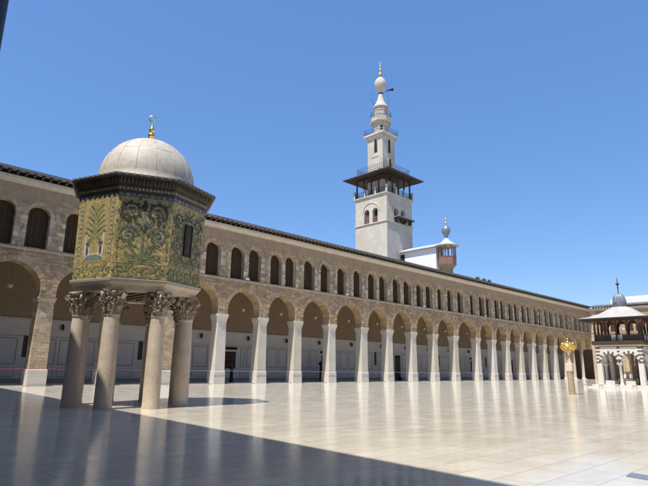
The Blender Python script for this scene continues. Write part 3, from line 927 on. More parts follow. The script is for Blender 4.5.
    for i in range(9):
        u = -hw + W * (i + 0.5) / 9
        leaf(u - 0.10, H_ - 0.085, 0, 0.20, 0.12, 'mosaic_gold' if i % 2 else 'mosaic_teal')
    rect(-hw, H_ - 0.21, hw, H_ - 0.172, 'mosaic_plain')
    if design == 'palm':
        for s in (-1, 1):
            uc = s * (hw - 0.24)
            rect(uc - 0.105, 0.72, uc + 0.105, H_ - 0.23, 'mosaic_teal')
            rect(uc - 0.075, 0.74, uc + 0.075, H_ - 0.25, 'mosaic_plain')
            for i in range(13):
                v = 0.84 + i * 0.195
                poly([(uc, v - 0.08), (uc + 0.06, v), (uc, v + 0.08), (uc - 0.06, v)], 'mosaic_blue' if i % 2 else 'mosaic_green')
        rect(-hw + 0.40, 0.72, hw - 0.40, H_ - 0.22, 'mosaic_ground')
        ribbon([(0, 0.95), (0, 2.2)], 0.10, 0.08, 'mosaic_lime')
        for row in range(6):
            v0 = 1.72 + row * 0.20
            for s in (-1, 1):
                for q in range(2):
                    reach = (0.62 - 0.05 * row) * (1.0 if q == 0 else 0.62)
                    rise = 0.34 + 0.05 * row + 0.20 * q
                    pts = []
                    for jj in range(9):
                        t = jj / 8
                        pts.append((s * reach * math.sin(t * PI / 2), v0 + rise * 1.5 * t - 0.42 * rise * t * t * t * 2.0))
                    ribbon(pts, 0.105, 0.045, ['mosaic_green', 'mosaic_lime', 'mosaic_blue', 'mosaic_lime'][(row * 2 + q) % 4])
        for s in (-1, 0, 1):
            ribbon([(0, 2.5), (s * 0.10, 2.9), (s * 0.16, 3.30)], 0.10, 0.03, 'mosaic_lime' if s else 'mosaic_green')
        for s in (-1, 1):
            leaf(s * 0.12, 1.72, PI / 2 + s * -1.9, 0.30, 0.12, 'mosaic_green'); leaf(s * 0.1, 1.66, PI / 2 - s * 2.4, 0.26, 0.1, 'mosaic_lime')
        # two towered houses over a blue pool
        poly([(-0.55, 0.78), (0.55, 0.78), (0.5, 0.9), (0.25, 1.0), (-0.25, 1.0), (-0.5, 0.9)], 'mosaic_teal')
        ribbon([(-0.56, 0.92), (-0.3, 1.05), (0, 1.08), (0.3, 1.05), (0.56, 0.92)], 0.06, 0.06, 'mosaic_white')
        for s in (-1, 1):
            rect(s * 0.40 - 0.15, 1.02, s * 0.40 + 0.15, 1.60, 'mosaic_mauve')
            rect(s * 0.50 - 0.05, 1.0, s * 0.50 + 0.05, 1.95, 'mosaic_white')
            rect(s * 0.27 - 0.04, 1.0, s * 0.27 + 0.04, 1.38, 'mosaic_white')
            rect(s * 0.38 - 0.1, 1.45, s * 0.38 + 0.02 * s + 0.1, 1.56, 'mosaic_blue')
            poly([(s * 0.5 - 0.09, 1.95), (s * 0.5 + 0.09, 1.95), (s * 0.5, 2.1)], 'mosaic_blue')
            rect(s * 0.38 - 0.04, 1.1, s * 0.38 + 0.04, 1.32, 'mosaic_dark')
    elif design == 'scroll':
        palm(0, 0.72, 0.85, 13, 1.35, 0.10, ['mosaic_green', 'mosaic_lime', 'mosaic_green', 'mosaic_teal'])
        ribbon([(0, 0.75), (0.0, 1.9), (0, 3.2)], 0.10, 0.06, 'mosaic_green')
        for s in (-1, 1):
            g1 = -1 if s > 0 else 1
            ribbon([(0, 0.8), (s * 0.3, 1.1), (s * 0.45, 1.55), (s * 0.40, 1.95)], 0.10, 0.06, 'mosaic_green')
            scroll(s * 0.60, 1.86, 0.38, 1.7, PI if s > 0 else 0, 'mosaic_blue', 'mosaic_green', g1, 12)
            scroll(s * 0.50, 2.86, 0.44, 1.8, -PI / 2, 'mosaic_dark', 'mosaic_dark', s, 12)
            ribbon([(0, 2.0), (s * 0.15, 2.3), (s * 0.42, 2.46)], 0.09, 0.06, 'mosaic_dark')
            ribbon([(s * 0.2, 1.4), (s * 0.55, 1.45), (s * 0.9, 1.25)], 0.08, 0.03, 'mosaic_green')
            scroll(s * 0.86, 2.36, 0.17, 1.3, 0, 'mosaic_green', 'mosaic_lime', s, 6)
            scroll(s * 0.22, 2.36, 0.15, 1.3, 0, 'mosaic_teal', 'mosaic_green', s, 6)
            for j in range(20):
                vv = random.uniform(0.8, 3.35)
                leaf(s * random.uniform(0.10, 0.98), vv, random.uniform(0, 6.28), random.uniform(0.12, 0.26), 0.085, random.choice(['mosaic_green', 'mosaic_lime', 'mosaic_green', 'mosaic_teal'] if vv < 2.3 else ['mosaic_green', 'mosaic_dark', 'mosaic_blue']))
            for j in range(7):
                leaf(s * 0.98, 0.85 + j * 0.36, PI / 2, 0.30, 0.08, 'mosaic_green' if j % 2 else 'mosaic_lime')
        leaf(0, 2.9, PI / 2, 0.5, 0.22, 'mosaic_dark'); leaf(0, 2.3, PI / 2, 0.4, 0.2, 'mosaic_teal')
    else:
        for s in (-1, 1):
            g1 = -1 if s > 0 else 1
            for j, v in enumerate((1.05, 1.62, 2.2, 2.78)):
                scroll(s * 0.62, v, 0.27, 1.5, -PI / 2, ['mosaic_green', 'mosaic_blue', 'mosaic_green', 'mosaic_dark'][j], 'mosaic_lime' if j < 2 else 'mosaic_green', s if j % 2 else -s, 10)
                leaf(s * 0.95, v - 0.25, PI / 2, 0.36, 0.09, 'mosaic_green')
            ribbon([(0, 0.78), (s * 0.2, 0.95), (s * 0.33, 1.3), (s * 0.30, 2.0), (s * 0.33, 2.6), (s * 0.1, 3.0)], 0.07, 0.05, 'mosaic_green')
            for j in range(18):
                leaf(s * random.uniform(0.3, 0.98), random.uniform(0.8, 3.35), random.uniform(0, 6.28), random.uniform(0.12, 0.22), 0.08, random.choice(['mosaic_green', 'mosaic_blue', 'mosaic_lime']))
        palm(0, 0.74, 0.5, 7, 1.0, 0.07, ['mosaic_green', 'mosaic_teal'])
        palm(0, 2.85, 0.55, 7, 1.2, 0.07, ['mosaic_dark', 'mosaic_green'])
    o_ = mb.build('mosaic_wall', treas, recalc=False)
    if design == 'window':
        wb = MB()
        def bx(u0, u1, v0, v1, d0, d1, mat):
            wb.grid([[to(u0, v0, d0), to(u1, v0, d0), to(u1, v1, d0), to(u0, v1, d0)], [to(u0, v0, d1), to(u1, v0, d1), to(u1, v1, d1), to(u0, v1, d1)]], mat, False, True, True, True)
        bx(-0.20, 0.20, 1.30, 2.62, 0.02, 0.05, 'dark_wood')
        for i in range(3):
            bx(-0.16, 0.16, 1.36 + i * 0.42, 1.72 + i * 0.42, 0.052, 0.062, 'dark_wood')
        bx(-0.25, -0.202, 1.25, 2.67, 0.02, 0.075, 'black_void'); bx(0.202, 0.25, 1.25, 2.67, 0.02, 0.075, 'black_void')
        bx(-0.2, 0.2, 1.25, 1.298, 0.02, 0.075, 'black_void'); bx(-0.2, 0.2, 2.622, 2.67, 0.02, 0.075, 'black_void')
        wb.build('shutter', o_)
for k in range(8):
    mosaic_wall(k, {0: 'palm', 1: 'scroll', 2: 'window', 4: 'palm', 6: 'window'}.get(k, 'scroll'))
# timber cornice with painted band and brackets
m = MB()
octo(m, [(2.95, 8.72), (2.98, 8.74), (2.98, 8.80), (3.02, 8.82), (3.02, 8.98)], 'mosaic_dark', True, False)
octo(m, [(3.02, 8.98), (3.06, 9.0), (3.06, 9.06), (3.12, 9.10), (3.17, 9.26), (3.19, 9.34)], 'dark_wood', False, True)
m.build('cornice', treas)
m = MB()
for k in range(8):
    a = Vector(ov(k, 3.02, 0)); b = Vector(ov(k + 1, 3.02, 0)); d = (b - a).normalized(); nr = Vector((d.y, -d.x, 0)); n = 15
    for i in range(n):
        p = a.lerp(b, (i + 0.5) / n)
        # small gilt niches with pointed heads
        pts = [(-0.055, 8.84), (0.055, 8.84), (0.055, 8.92), (0, 8.965), (-0.055, 8.92)]
        m.face([(p.x + d.x * u + nr.x * 0.006, p.y + d.y * u + nr.y * 0.006, z) for u, z in pts], 'mosaic_gold')
        # bracket
        prof = [(0.02, 9.07), (0.10, 9.09), (0.16, 9.2), (0.19, 9.335), (0.02, 9.335)]
        for s in (-0.035, 0.035):
            pass
        rows = [[(p.x + d.x * s + nr.x * w, p.y + d.y * s + nr.y * w, z) for w, z in prof] for s in (-0.035, 0.035)]
        m.grid(rows, 'cornice_timber', False, True, True, True)
m.build('bracket_course', treas)
m = MB()
octo(m, [(3.17, 9.34), (3.36, 9.38), (3.38, 9.40), (3.38, 9.46), (3.32, 9.475), (2.35, 9.72)], 'eave_wood', True, True)
for k in range(8):
    a = Vector(ov(k, 3.38, 0)); b = Vector(ov(k + 1, 3.38, 0)); d = (b - a).normalized(); nr = Vector((d.y, -d.x, 0)); n = 9
    for i in range(n):
        p = a.lerp(b, (i + 0.5) / n)
        pts = [p - d * 0.06 - nr * 0.3, p + d * 0.06 - nr * 0.3, p + d * 0.06 + nr * 0.035, p - d * 0.06 + nr * 0.035]
        m.grid([[(v.x, v.y, 9.385) for v in pts], [(v.x, v.y, 9.465) for v in pts]], 'roof_lead', False, True, True, True)
m.build('eave', treas)
# lead dome with rolled seams
m = MB()
DR, DZ, DH = 2.20, 10.10, 2.14
prof = [(2.24, 9.6), (2.24, 9.72), (2.20, 9.76), (DR, DZ)]
for i in range(1, 15):
    t = i / 15 * PI / 2
    prof.append((DR * math.cos(t), DZ + DH * math.sin(t)))
prof.append((0.02, DZ + DH))
m.ring(prof, 'dome_lead', 48)
for k in range(16):
    th = k * PI / 8 + 0.1
    pts = []
    for i in range(0, 15):
        t = i / 15 * PI / 2
        r_, z_ = DR * math.cos(t) + 0.004, DZ + DH * math.sin(t)
        pts.append((r_ * math.cos(th), r_ * math.sin(th), z_))
    m.tube(pts, 0.010, 'dome_lead', 5)
    for j, t in enumerate((0.55,) if k % 2 else (0.85,)):
        r_, z_ = DR * math.cos(t) + 0.003, DZ + DH * math.sin(t)
        m.tube([(r_ * math.cos(th + q * PI / 8 / 4), r_ * math.sin(th + q * PI / 8 / 4), z_) for q in range(5)], 0.005, 'dome_lead', 5)
m.build('dome', treas, sharp=45)
m = MB()
m.ring([(r_ * 1.15, 12.20 + (z_ - 12.44) * 1.2) for r_, z_ in [(0.12, 12.40), (0.12, 12.50), (0.06, 12.58), (0.05, 12.62), (0.13, 12.68), (0.155, 12.75), (0.11, 12.84), (0.05, 12.88), (0.11, 12.94), (0.135, 12.99), (0.07, 13.09), (0.035, 13.22), (0.03, 13.3)]], 'gilt', 16)
fo = m.build('finial', treas, sharp=60)
m = MB()
pts = []; rr = []
for i in range(23):
    t = -0.42 * PI + 0.25 + (2 * PI - 0.9) * i / 22 + 0.2 * PI + 0.6
    pts.append((0.165 * math.cos(t) * 0.9, -0.165 * math.cos(t) * 0.44, 13.46 + 0.165 * math.sin(t)))
    rr.append(0.008 + 0.026 * math.sin(PI * i / 22))
m.tube(pts, rr, 'gilt', 6); m.build('crescent', fo)

# ------------------------------------------------------------------ minaret
MC = (75.55, 60.8)
mina = empty('minaret', (MC[0], MC[1], 0), 0, 'tall square white stone minaret with canopied balcony and onion shaped top', 'minaret')
HS = 3.75
def sqr_to(face):
    """(u, z, depth) on one side of the square shaft; u runs left to right seen from outside"""
    def south(u, z, w): return (u, -HS + w, z)
    def west_(u, z, w): return (-HS + w, -u, z)
    def north_(u, z, w): return (-u, HS - w, z)
    def east_(u, z, w): return (HS - w, u, z)
    return {'s': south, 'w': west_, 'n': north_, 'e': east_}[face]
m = MB()
m.square([(HS, 0), (HS, 27.4)], 'minaret_stone')
# belfry storey with twin arched openings in each side
TH = 0.7
for fc in 'swne':
    to = sqr_to(fc)
    zb, zt = 27.62, 32.45
    def piece(poly): m.prism(poly, 0, TH, 'minaret_stone', to)
    A1, A2 = arch(-1.0, 0.62, 29.75, 0.62, 10), arch(1.0, 0.62, 29.75, 0.62, 10)
    piece([(-HS + (TH if fc in 'we' else 0), zb), (-1.62, zb), (-1.62, 29.75)] + A1[1:6] + [(-1.0, zt), (-HS + (TH if fc in 'we' else 0), zt)])
    piece([(-1.0, zt), (-1.0, 30.37)] + A1[6:] + [(-0.38, 28.0), (-0.38, zb), (0.38, zb), (0.38, 28.0)] + A2[:6] + [(1.0, zt)])
    piece([(1.0, zt)] + A2[5:] + [(1.62, zb), (HS - (TH if fc in 'we' else 0), zb), (HS - (TH if fc in 'we' else 0), zt)])
    # enclosing round label moulding
    pts = [to(u, z, -0.02) for u, z in arch(0, 1.98, 29.55, 1.95, 18)]
    m.tube(pts, 0.08, 'minaret_stone', 6)
m.box(-HS + TH, HS - TH, -HS + TH, HS - TH, 27.3, 27.66, 'minaret_stone')
m.box(-HS + TH, HS - TH, -HS + TH, HS - TH, 32.2, 32.44, 'ceiling_wood')
m.build('shaft', mina)
m = MB(); m.square([(HS + 0.02, 27.36), (HS + 0.16, 27.44), (HS + 0.16, 27.58), (HS + 0.02, 27.66)], 'minaret_stone'); m.build('string_course', mina)
m = MB(); m.square([(HS + 0.0, 32.4), (HS + 0.05, 32.46), (HS + 0.20, 32.62), (HS + 0.26, 32.72), (HS + 0.26, 32.92)], 'minaret_stone'); m.build('balcony_floor', mina)
# low timber balustrades and little arcades in the openings
for fc in 'swne':
    to = sqr_to(fc)
    for uc in (-1.0, 1.0):
        m = MB()
        m.prism([(uc - 0.60, 28.72), (uc + 0.60, 28.72), (uc + 0.60, 28.80), (uc - 0.60, 28.80)], 0.15, 0.25, 'brown_wood', to)
        for i in range(9):
            u = uc - 0.56 + i * 0.14
            m.prism([(u - 0.025, 27.64), (u + 0.025, 27.64), (u + 0.025, 28.72), (u - 0.025, 28.72)], 0.17, 0.23, 'brown_wood', to)
        m.build('balustrade', mina)
# covered wooden ledge on the south side
m = MB(); to = sqr_to('s')
m.prism([(-1.75, 28.35), (3.0, 28.35), (3.0, 28.5), (-1.75, 28.5)], -1.15, -0.02, 'eave_wood', to)
m.prism([(-1.85, 28.5), (3.1, 28.5), (3.1, 28.57), (-1.85, 28.57)], -1.25, -0.02, 'grey_roof', to)
for u in (-1.4, -0.2, 1.0, 2.6):
    m.prism([(u, 27.75), (u + 0.16, 27.75), (u + 0.16, 28.348), (u, 28.348)], -0.7, -0.01, 'eave_wood', to)
m.build('ledge', mina)
# balcony parapet: stone posts with dark railing panels
rt = HS + 0.1
pp = [(-rt, -rt), (-rt / 3, -rt), (rt / 3, -rt), (rt, -rt), (rt, -rt / 3), (rt, rt / 3), (rt, rt), (rt / 3, rt), (-rt / 3, rt), (-rt, rt), (-rt, rt / 3), (-rt, -rt / 3)]
pm = MB(); pm.square([(0.17, 32.92), (0.17, 34.1), (0.21, 34.14), (0.21, 34.24), (0.06, 34.4)], 'minaret_stone')
p0 = pm.build('balcony_post', mina, (pp[0][0], pp[0][1], 0))
for x, y in pp[1:]:
    dup(p0, (x, y, 0), mina)
m = MB()
for i in range(12):
    a, b = Vector(pp[i]), Vector(pp[(i + 1) % 12])
    d = (b - a).normalized()
    for z in (33.1, 33.5, 33.95):
        m.tube([(a.x, a.y, z), (b.x, b.y, z)], 0.035, 'iron', 5)
    n = 12
    for j in range(1, n):
        p = a.lerp(b, j / n); m.tube([(p.x, p.y, 32.92), (p.x, p.y, 33.95)], 0.025, 'iron', 4)
m.build('railing', mina)
# canopy on timber posts
rc = (HS + 0.05) * 0.93
cpm = MB(); cpm.box(-0.11, 0.11, -0.11, 0.11, 32.92, 36.9, 'dark_wood')
cq = [(-1, -1), (1, -1), (1, 1), (-1, 1), (0, -1), (0, 1), (-1, 0), (1, 0), (-.5, -1), (.5, -1), (-1, -.5), (-1, .5)]
c0 = cpm.build('canopy_post', mina, (-rc, -rc, 0))
for x, y in cq[1:]:
    dup(c0, (x * rc, y * rc, 0), mina)
m = MB(); m.square([(3.65, 36.3), (3.65, 36.5)], 'dark_wood'); m.build('canopy_beam', mina)
m = MB()
m.square([(5.25, 36.62), (5.5, 36.62), (5.5, 36.78), (5.0, 36.95), (2.0, 37.75), (1.95, 37.75)], 'eave_wood')
i = -5.1
while i <= 5.1:
    for s in (-1, 1):
        m.box(i - 0.06, i + 0.06, s * 2.2 if s > 0 else -5.2, 5.2 if s > 0 else -2.2, 36.50, 36.618, 'dark_wood')
        if abs(i) < 2.15 or True:
            m.box(s * 2.2 if s > 0 else -5.2, 5.2 if s > 0 else -2.2, i - 0.06, i + 0.06, 36.44, 36.496, 'dark_wood')
    i += 0.85
m.build('canopy', mina)
m = MB(); r0 = 3.55
for z in (37.45, 38.05, 38.5, 38.9):
    m.tube([(-r0, -r0, z), (r0, -r0, z), (r0, r0, z), (-r0, r0, z), (-r0, -r0, z)], 0.035, 'iron', 5)
for i in range(15):
    t = -r0 + 2 * r0 * i / 14
    for p in ((t, -r0), (t, r0), (-r0, t), (r0, t)):
        m.tube([(p[0], p[1], 37.2), (p[0], p[1], 38.9)], 0.03, 'iron', 4)
m.build('canopy_railing', mina)
# upper shaft, shifted a little as the real one stands
UO = (-0.25, 0.2)
HU = 1.86
m = MB(); m.square([(HU, 32.9), (HU, 45.2)], 'minaret_stone', UO)
us = m.build('upper_shaft', mina)
m = MB(); m.square([(HU, 45.15), (HU + 0.1, 45.3), (HU + 0.22, 45.42), (HU + 0.22, 45.6), (HU + 0.45, 45.9), (HU + 0.52, 45.95), (HU + 0.52, 46.3)], 'minaret_stone', UO)
for i in range(9):
    t = -HU + 2 * HU * i / 8
    for s in (-1, 1):
        m.box(UO[0] + t - 0.1, UO[0] + t + 0.1, UO[1] + s * (HU + 0.2) - 0.15, UO[1] + s * (HU + 0.2) + 0.15, 45.45, 45.85, 'minaret_stone')
        m.box(UO[0] + s * (HU + 0.2) - 0.15, UO[0] + s * (HU + 0.2) + 0.15, UO[1] + t - 0.1, UO[1] + t + 0.1, 45.45, 45.85, 'minaret_stone')
m.build('cornice', us)
def slit(face, uc, z0, z1, w):
    mb = MB()
    def to(u, z, d):
        return {'s': (UO[0] + u, UO[1] - HU + d, z), 'w': (UO[0] - HU + d, UO[1] - u, z)}[face]
    poly = [(uc - w, z0), (uc + w, z0)] + list(reversed(arch(uc, w, z1 - w, w, 8)))
    mb.prism(poly, -0.03, 0.05, 'black_void', to)
    o_ = mb.build('window', us)
    mb = MB(); ar = [(uc - w - 0.05, z0)] + arch(uc, w + 0.05, z1 - w, w + 0.05, 8) + [(uc + w + 0.05, z0)]
    mb.tube([to(u, z, -0.02) for u, z in ar], 0.06, 'minaret_stone', 5); mb.build('frame', o_)
slit('w', 0.2, 42.0, 44.7, 0.32); slit('s', 0.1, 42.0, 44.8, 0.32); slit('s', 0.3, 38.6, 40.9, 0.3); slit('w', 1.1, 37.9, 38.6, 0.3)
m = MB(); m.box(UO[0] - HU - 0.08, UO[0] - HU + 0.1, UO[1] - 0.9, UO[1] + 0.9, 41.1, 41.3, 'minaret_stone'); m.build('sill', us)
def rail_sq(h, z0, z1, n, c):
    m = MB()
    for z in (z0 + 0.15, (z0 + z1) / 2, z1):
        m.tube([(c[0] - h, c[1] - h, z), (c[0] + h, c[1] - h, z), (c[0] + h, c[1] + h, z), (c[0] - h, c[1] + h, z), (c[0] - h, c[1] - h, z)], 0.03, 'iron', 5)
    for i in range(n):
        t = -h + 2 * h * i / (n - 1)
        for p in ((t, -h), (t, h), (-h, t), (h, t)):
            m.tube([(c[0] + p[0], c[1] + p[1], z0), (c[0] + p[0], c[1] + p[1], z1 + (0.3 if i in (0, n - 1) else 0))], 0.03, 'iron', 4)
    return m
rail_sq(2.33, 46.3, 47.35, 11, UO).build('upper_railing', mina)
# octagonal lantern, ring gallery, spire, bulb
OR = PI / 8
def og(mb, prof, mat='minaret_stone', seg=8, smooth=False):
    mb.ring(prof, mat, seg, UO, OR, smooth)
m = MB(); og(m, [(1.62, 46.3), (1.62, 46.45), (1.5, 46.5), (1.5, 48.7)])
for k in range(8):
    t = OR + k * PI / 4 + PI / 8
    r_ = 1.5 * math.cos(PI / 8)
    if k % 2 == 0:
        d = Vector((math.cos(t), math.sin(t), 0)); s = Vector((-d.y, d.x, 0))
        c0 = Vector((UO[0], UO[1], 0)) + d * (r_ + 0.02)
        pts = [c0 + s * u + Vector((0, 0, z)) for u, z in [(-0.26, 46.7), (0.26, 46.7), (0.26, 47.9), (0, 48.25), (-0.26, 47.9)]]
        m.grid([pts, [p - d * 0.1 for p in pts]], 'black_void', False, True, True, True)
m.build('lantern', mina)
m = MB(); og(m, [(1.5, 48.5), (1.65, 48.62), (1.65, 48.8), (2.0, 49.15), (2.08, 49.2), (2.08, 49.75), (2.15, 49.8), (2.15, 49.95)])
m.build('gallery', mina)
m = MB()
for z in (50.2, 50.6, 51.05):
    m.tube([(UO[0] + 2.08 * math.cos(OR + k * PI / 4), UO[1] + 2.08 * math.sin(OR + k * PI / 4), z) for k in range(9)], 0.03, 'iron', 5)
for k in range(32):
    t = OR + k * PI / 16; rr_ = 2.08 * math.cos(PI / 8) / math.cos(((k % 4) / 4) * PI / 4 - PI / 8)
    m.tube([(UO[0] + rr_ * math.cos(t), UO[1] + rr_ * math.sin(t), 49.95), (UO[0] + rr_ * math.cos(t), UO[1] + rr_ * math.sin(t), 51.05)], 0.026, 'iron', 4)
m.build('gallery_railing', mina)
m = MB(); og(m, [(1.38, 49.95), (1.38, 50.6), (1.46, 50.66), (1.46, 50.8), (1.36, 50.86), (1.36, 51.5), (1.44, 51.56), (1.44, 51.72), (1.34, 51.78), (1.34, 52.3)])
d = Vector((0.55, -0.83, 0)).normalized(); s = Vector((-d.y, d.x, 0)); c0 = Vector((UO[0], UO[1], 0)) + d * 1.32
pts = [c0 + s * u + Vector((0, 0, z)) for u, z in [(-0.3, 50.0), (0.3, 50.0), (0.3, 51.6), (-0.3, 51.6)]]
m.grid([pts, [p - d * 0.1 for p in pts]], 'black_void', False, True, True, True)
m.build('drum', mina)
m = MB(); m.ring([(1.52, 52.25), (1.56, 52.4), (1.50, 52.6), (1.30, 52.85), (0.95, 53.4), (0.68, 54.1), (0.5, 54.8), (0.38, 55.4)], 'minaret_stone', 24, UO, 0)
m.build('spire', mina, sharp=50)
m = MB(); m.ring([(0.40, 55.4), (0.46, 55.5), (0.46, 55.66), (0.36, 55.72)], 'iron', 16, UO); m.build('collar', mina, sharp=50)
m = MB(); m.ring([(0.36, 55.7), (0.5, 56.0), (0.8, 56.5), (1.08, 57.05), (1.17, 57.6), (1.10, 58.15), (0.85, 58.65), (0.5, 59.0), (0.2, 59.2), (0.12, 59.3)], 'minaret_stone', 28, UO); m.build('bulb', mina, sharp=60)
m = MB(); m.ring([(0.1, 59.3), (0.14, 59.4), (0.34, 59.65), (0.38, 59.85), (0.28, 60.1), (0.1, 60.3), (0.09, 60.5), (0.24, 60.75), (0.24, 60.95), (0.09, 61.2), (0.07, 61.4), (0.16, 61.6), (0.15, 61.75), (0.05, 61.95), (0.04, 62.3)], 'gilt_dull', 16, UO); fi = m.build('finial', mina, sharp=60)
m = MB(); m.tube([(UO[0] + 0.28 * math.cos(t) * 0.7, UO[1] - 0.28 * math.cos(t) * 0.7, 62.6 + 0.28 * math.sin(t)) for t in [R(-250 + 20 * i) for i in range(17)]], [0.01 + 0.03 * math.sin(PI * i / 16) for i in range(17)], 'gilt_dull', 5); m.build('crescent', fi)
# carved courses under the galleries
m = MB()
for k in range(24):
    t = 2 * PI * k / 24
    for r_, z_ in ((1.72, 48.72), (1.93, 49.0)):
        c_ = (UO[0] + r_ * math.cos(t + (z_ > 48.9) * PI / 24), UO[1] + r_ * math.sin(t + (z_ > 48.9) * PI / 24))
        m.ring([(0.04, z_ - 0.16), (0.11, z_), (0.13, z_ + 0.12)], 'minaret_stone', 6, c_)
for z_ in (46.75, 47.5, 48.3):
    og(m, [(1.5, z_), (1.56, z_ + 0.03), (1.56, z_ + 0.12), (1.5, z_ + 0.15)])
m.build('carved_course', mina)
for ch in list(mina.children):
    if ch.name.split('.')[0] in ('upper_railing', 'lantern', 'gallery', 'gallery_railing', 'drum', 'spire', 'collar', 'bulb', 'finial', 'carved_course'):
        ch.location.z -= 0.42
for ch in us.children:
    if ch.name.startswith('cornice'):
        ch.location.z -= 0.42
c0z = 0.42
# loudspeaker arm and wires round the bulb
m = MB(); d = Vector((0.72, -0.69, 0)); c0 = Vector((UO[0], UO[1], 0))
m.tube([c0 + d * 0.4 + Vector((0, 0, 55.6)), c0 + d * 1.9 + Vector((0, 0, 56.6))], 0.05, 'iron', 5)
m.tube([c0 + d * 1.2 + Vector((0, 0, 56.3)), c0 + d * 1.5 + Vector((0, 0, 56.4)), c0 + d * 2.6 + Vector((0, 0, 56.6))], [0.08, 0.14, 0.3], 'iron', 10)
m.build('loudspeaker', mina, (0, 0, -c0z))
m = MB()
for s, r_, z0, z1 in ((1, 1.9, 52.6, 56.4), (1, 1.5, 52.6, 59.9), (-1, 2.0, 52.8, 56.0), (-1, 1.5, 52.6, 56.9), (1, 2.3, 56.5, 60.6)):
    m.tube([c0 + d * s * 1.4 + Vector((0, 0, z0)), c0 + d * s * r_ + Vector((0, 0, (z0 + z1) / 2)), c0 + d * s * (r_ * 0.9) + Vector((0, 0, z1))], 0.022, 'iron', 4)
m.tube([c0 - d * 1.6 + Vector((0, 0, 55.4)), c0 - d * 2.6 + Vector((0, 0, 55.7))], 0.022, 'iron', 4)
m.build('cable', mina, (0, 0, -c0z))

# ------------------------------------------------------------------ rooftop annexe beside the minaret
ann = empty('rooftop_annexe', (75.5, 52.5, 17.2), 0, 'low white rooftop room with grey sloping roof ending in a brown wooden balcony kiosk', 'annexe')
m = MB(); m.box(0.03, 2.6, -2.95, 4.45, -0.6, 4.85, 'white_plaster'); m.build('wall', ann)
m = MB(); m.box(0.0, 0.2, 3.6, 4.44, 2.6, 4.5, 'black_void'); m.build('doorway', ann)
m = MB()
m.prism([(-0.5, 4.86), (-0.5, 5.0), (1.3, 5.75), (3.1, 5.0), (3.1, 4.86)], -3.2, 4.48, 'grey_roof', to=lambda x, z, w: (x, w, z))
m.build('roof', ann)
KC = (0.95, -4.5)
m = MB()
m.ring([(0.9, -0.8), (0.9, 0.9), (1.48, 1.55)], 'post_stone', 8, KC, PI / 8, False)
m.build('corbel', ann)
m = MB()
m.ring([(1.48, 1.55), (1.53, 1.6), (1.53, 2.9), (1.59, 2.95), (1.59, 3.05), (1.35, 3.06)], 'brown_wood', 8, KC, PI / 8, False)
for k in range(8):
    t = PI / 8 + k * PI / 4 + PI / 8
    d = Vector((math.cos(t), math.sin(t), 0)); s = Vector((-d.y, d.x, 0)); c0 = Vector((KC[0], KC[1], 0)) + d * (1.53 * math.cos(PI / 8) + 0.012)
    for j in (-0.31, 0.31):
        pts = [c0 + s * (j + u) + Vector((0, 0, z)) for u, z in ((-0.22, 1.75), (0.22, 1.75), (0.22, 2.75), (-0.22, 2.75))]
        m.grid([pts, [p - d * 0.05 for p in pts]], 'brown_wood', False, True, True, True)
m.build('balcony', ann)
kp = MB(); kp.box(-0.08, 0.08, -0.08, 0.08, 3.05, 4.86, 'brown_wood')
k0 = None
for k in range(8):
    t = PI / 8 + k * PI / 4
    x, y = KC[0] + 1.42 * math.cos(t), KC[1] + 1.42 * math.sin(t)
    if k0 is None: k0 = kp.build('kiosk_post', ann, (x, y, 0))
    else: dup(k0, (x, y, 0), ann)
m = MB(); m.ring([(1.95, 4.84), (2.05, 4.88), (2.05, 4.98), (1.4, 5.28), (0.8, 5.7), (0.35, 6.2), (0.15, 6.4)], 'grey_roof', 16, KC, 0); m.build('kiosk_roof', ann, sharp=40)
m = MB(); m.ring([(0.22, 6.3), (0.3, 6.5), (0.34, 6.7), (0.62, 7.2), (0.76, 7.65), (0.66, 8.1), (0.35, 8.45), (0.12, 8.65)], 'blue_lead', 20, KC); m.build('bulb', ann, sharp=60)
m = MB(); m.ring([(0.1, 8.6), (0.1, 8.8), (0.2, 8.95), (0.2, 9.05), (0.08, 9.2), (0.08, 9.45), (0.16, 9.6), (0.15, 9.7), (0.05, 9.85), (0.04, 10.3)], 'gilt_dull', 12, KC); m.build('finial', ann, sharp=60)

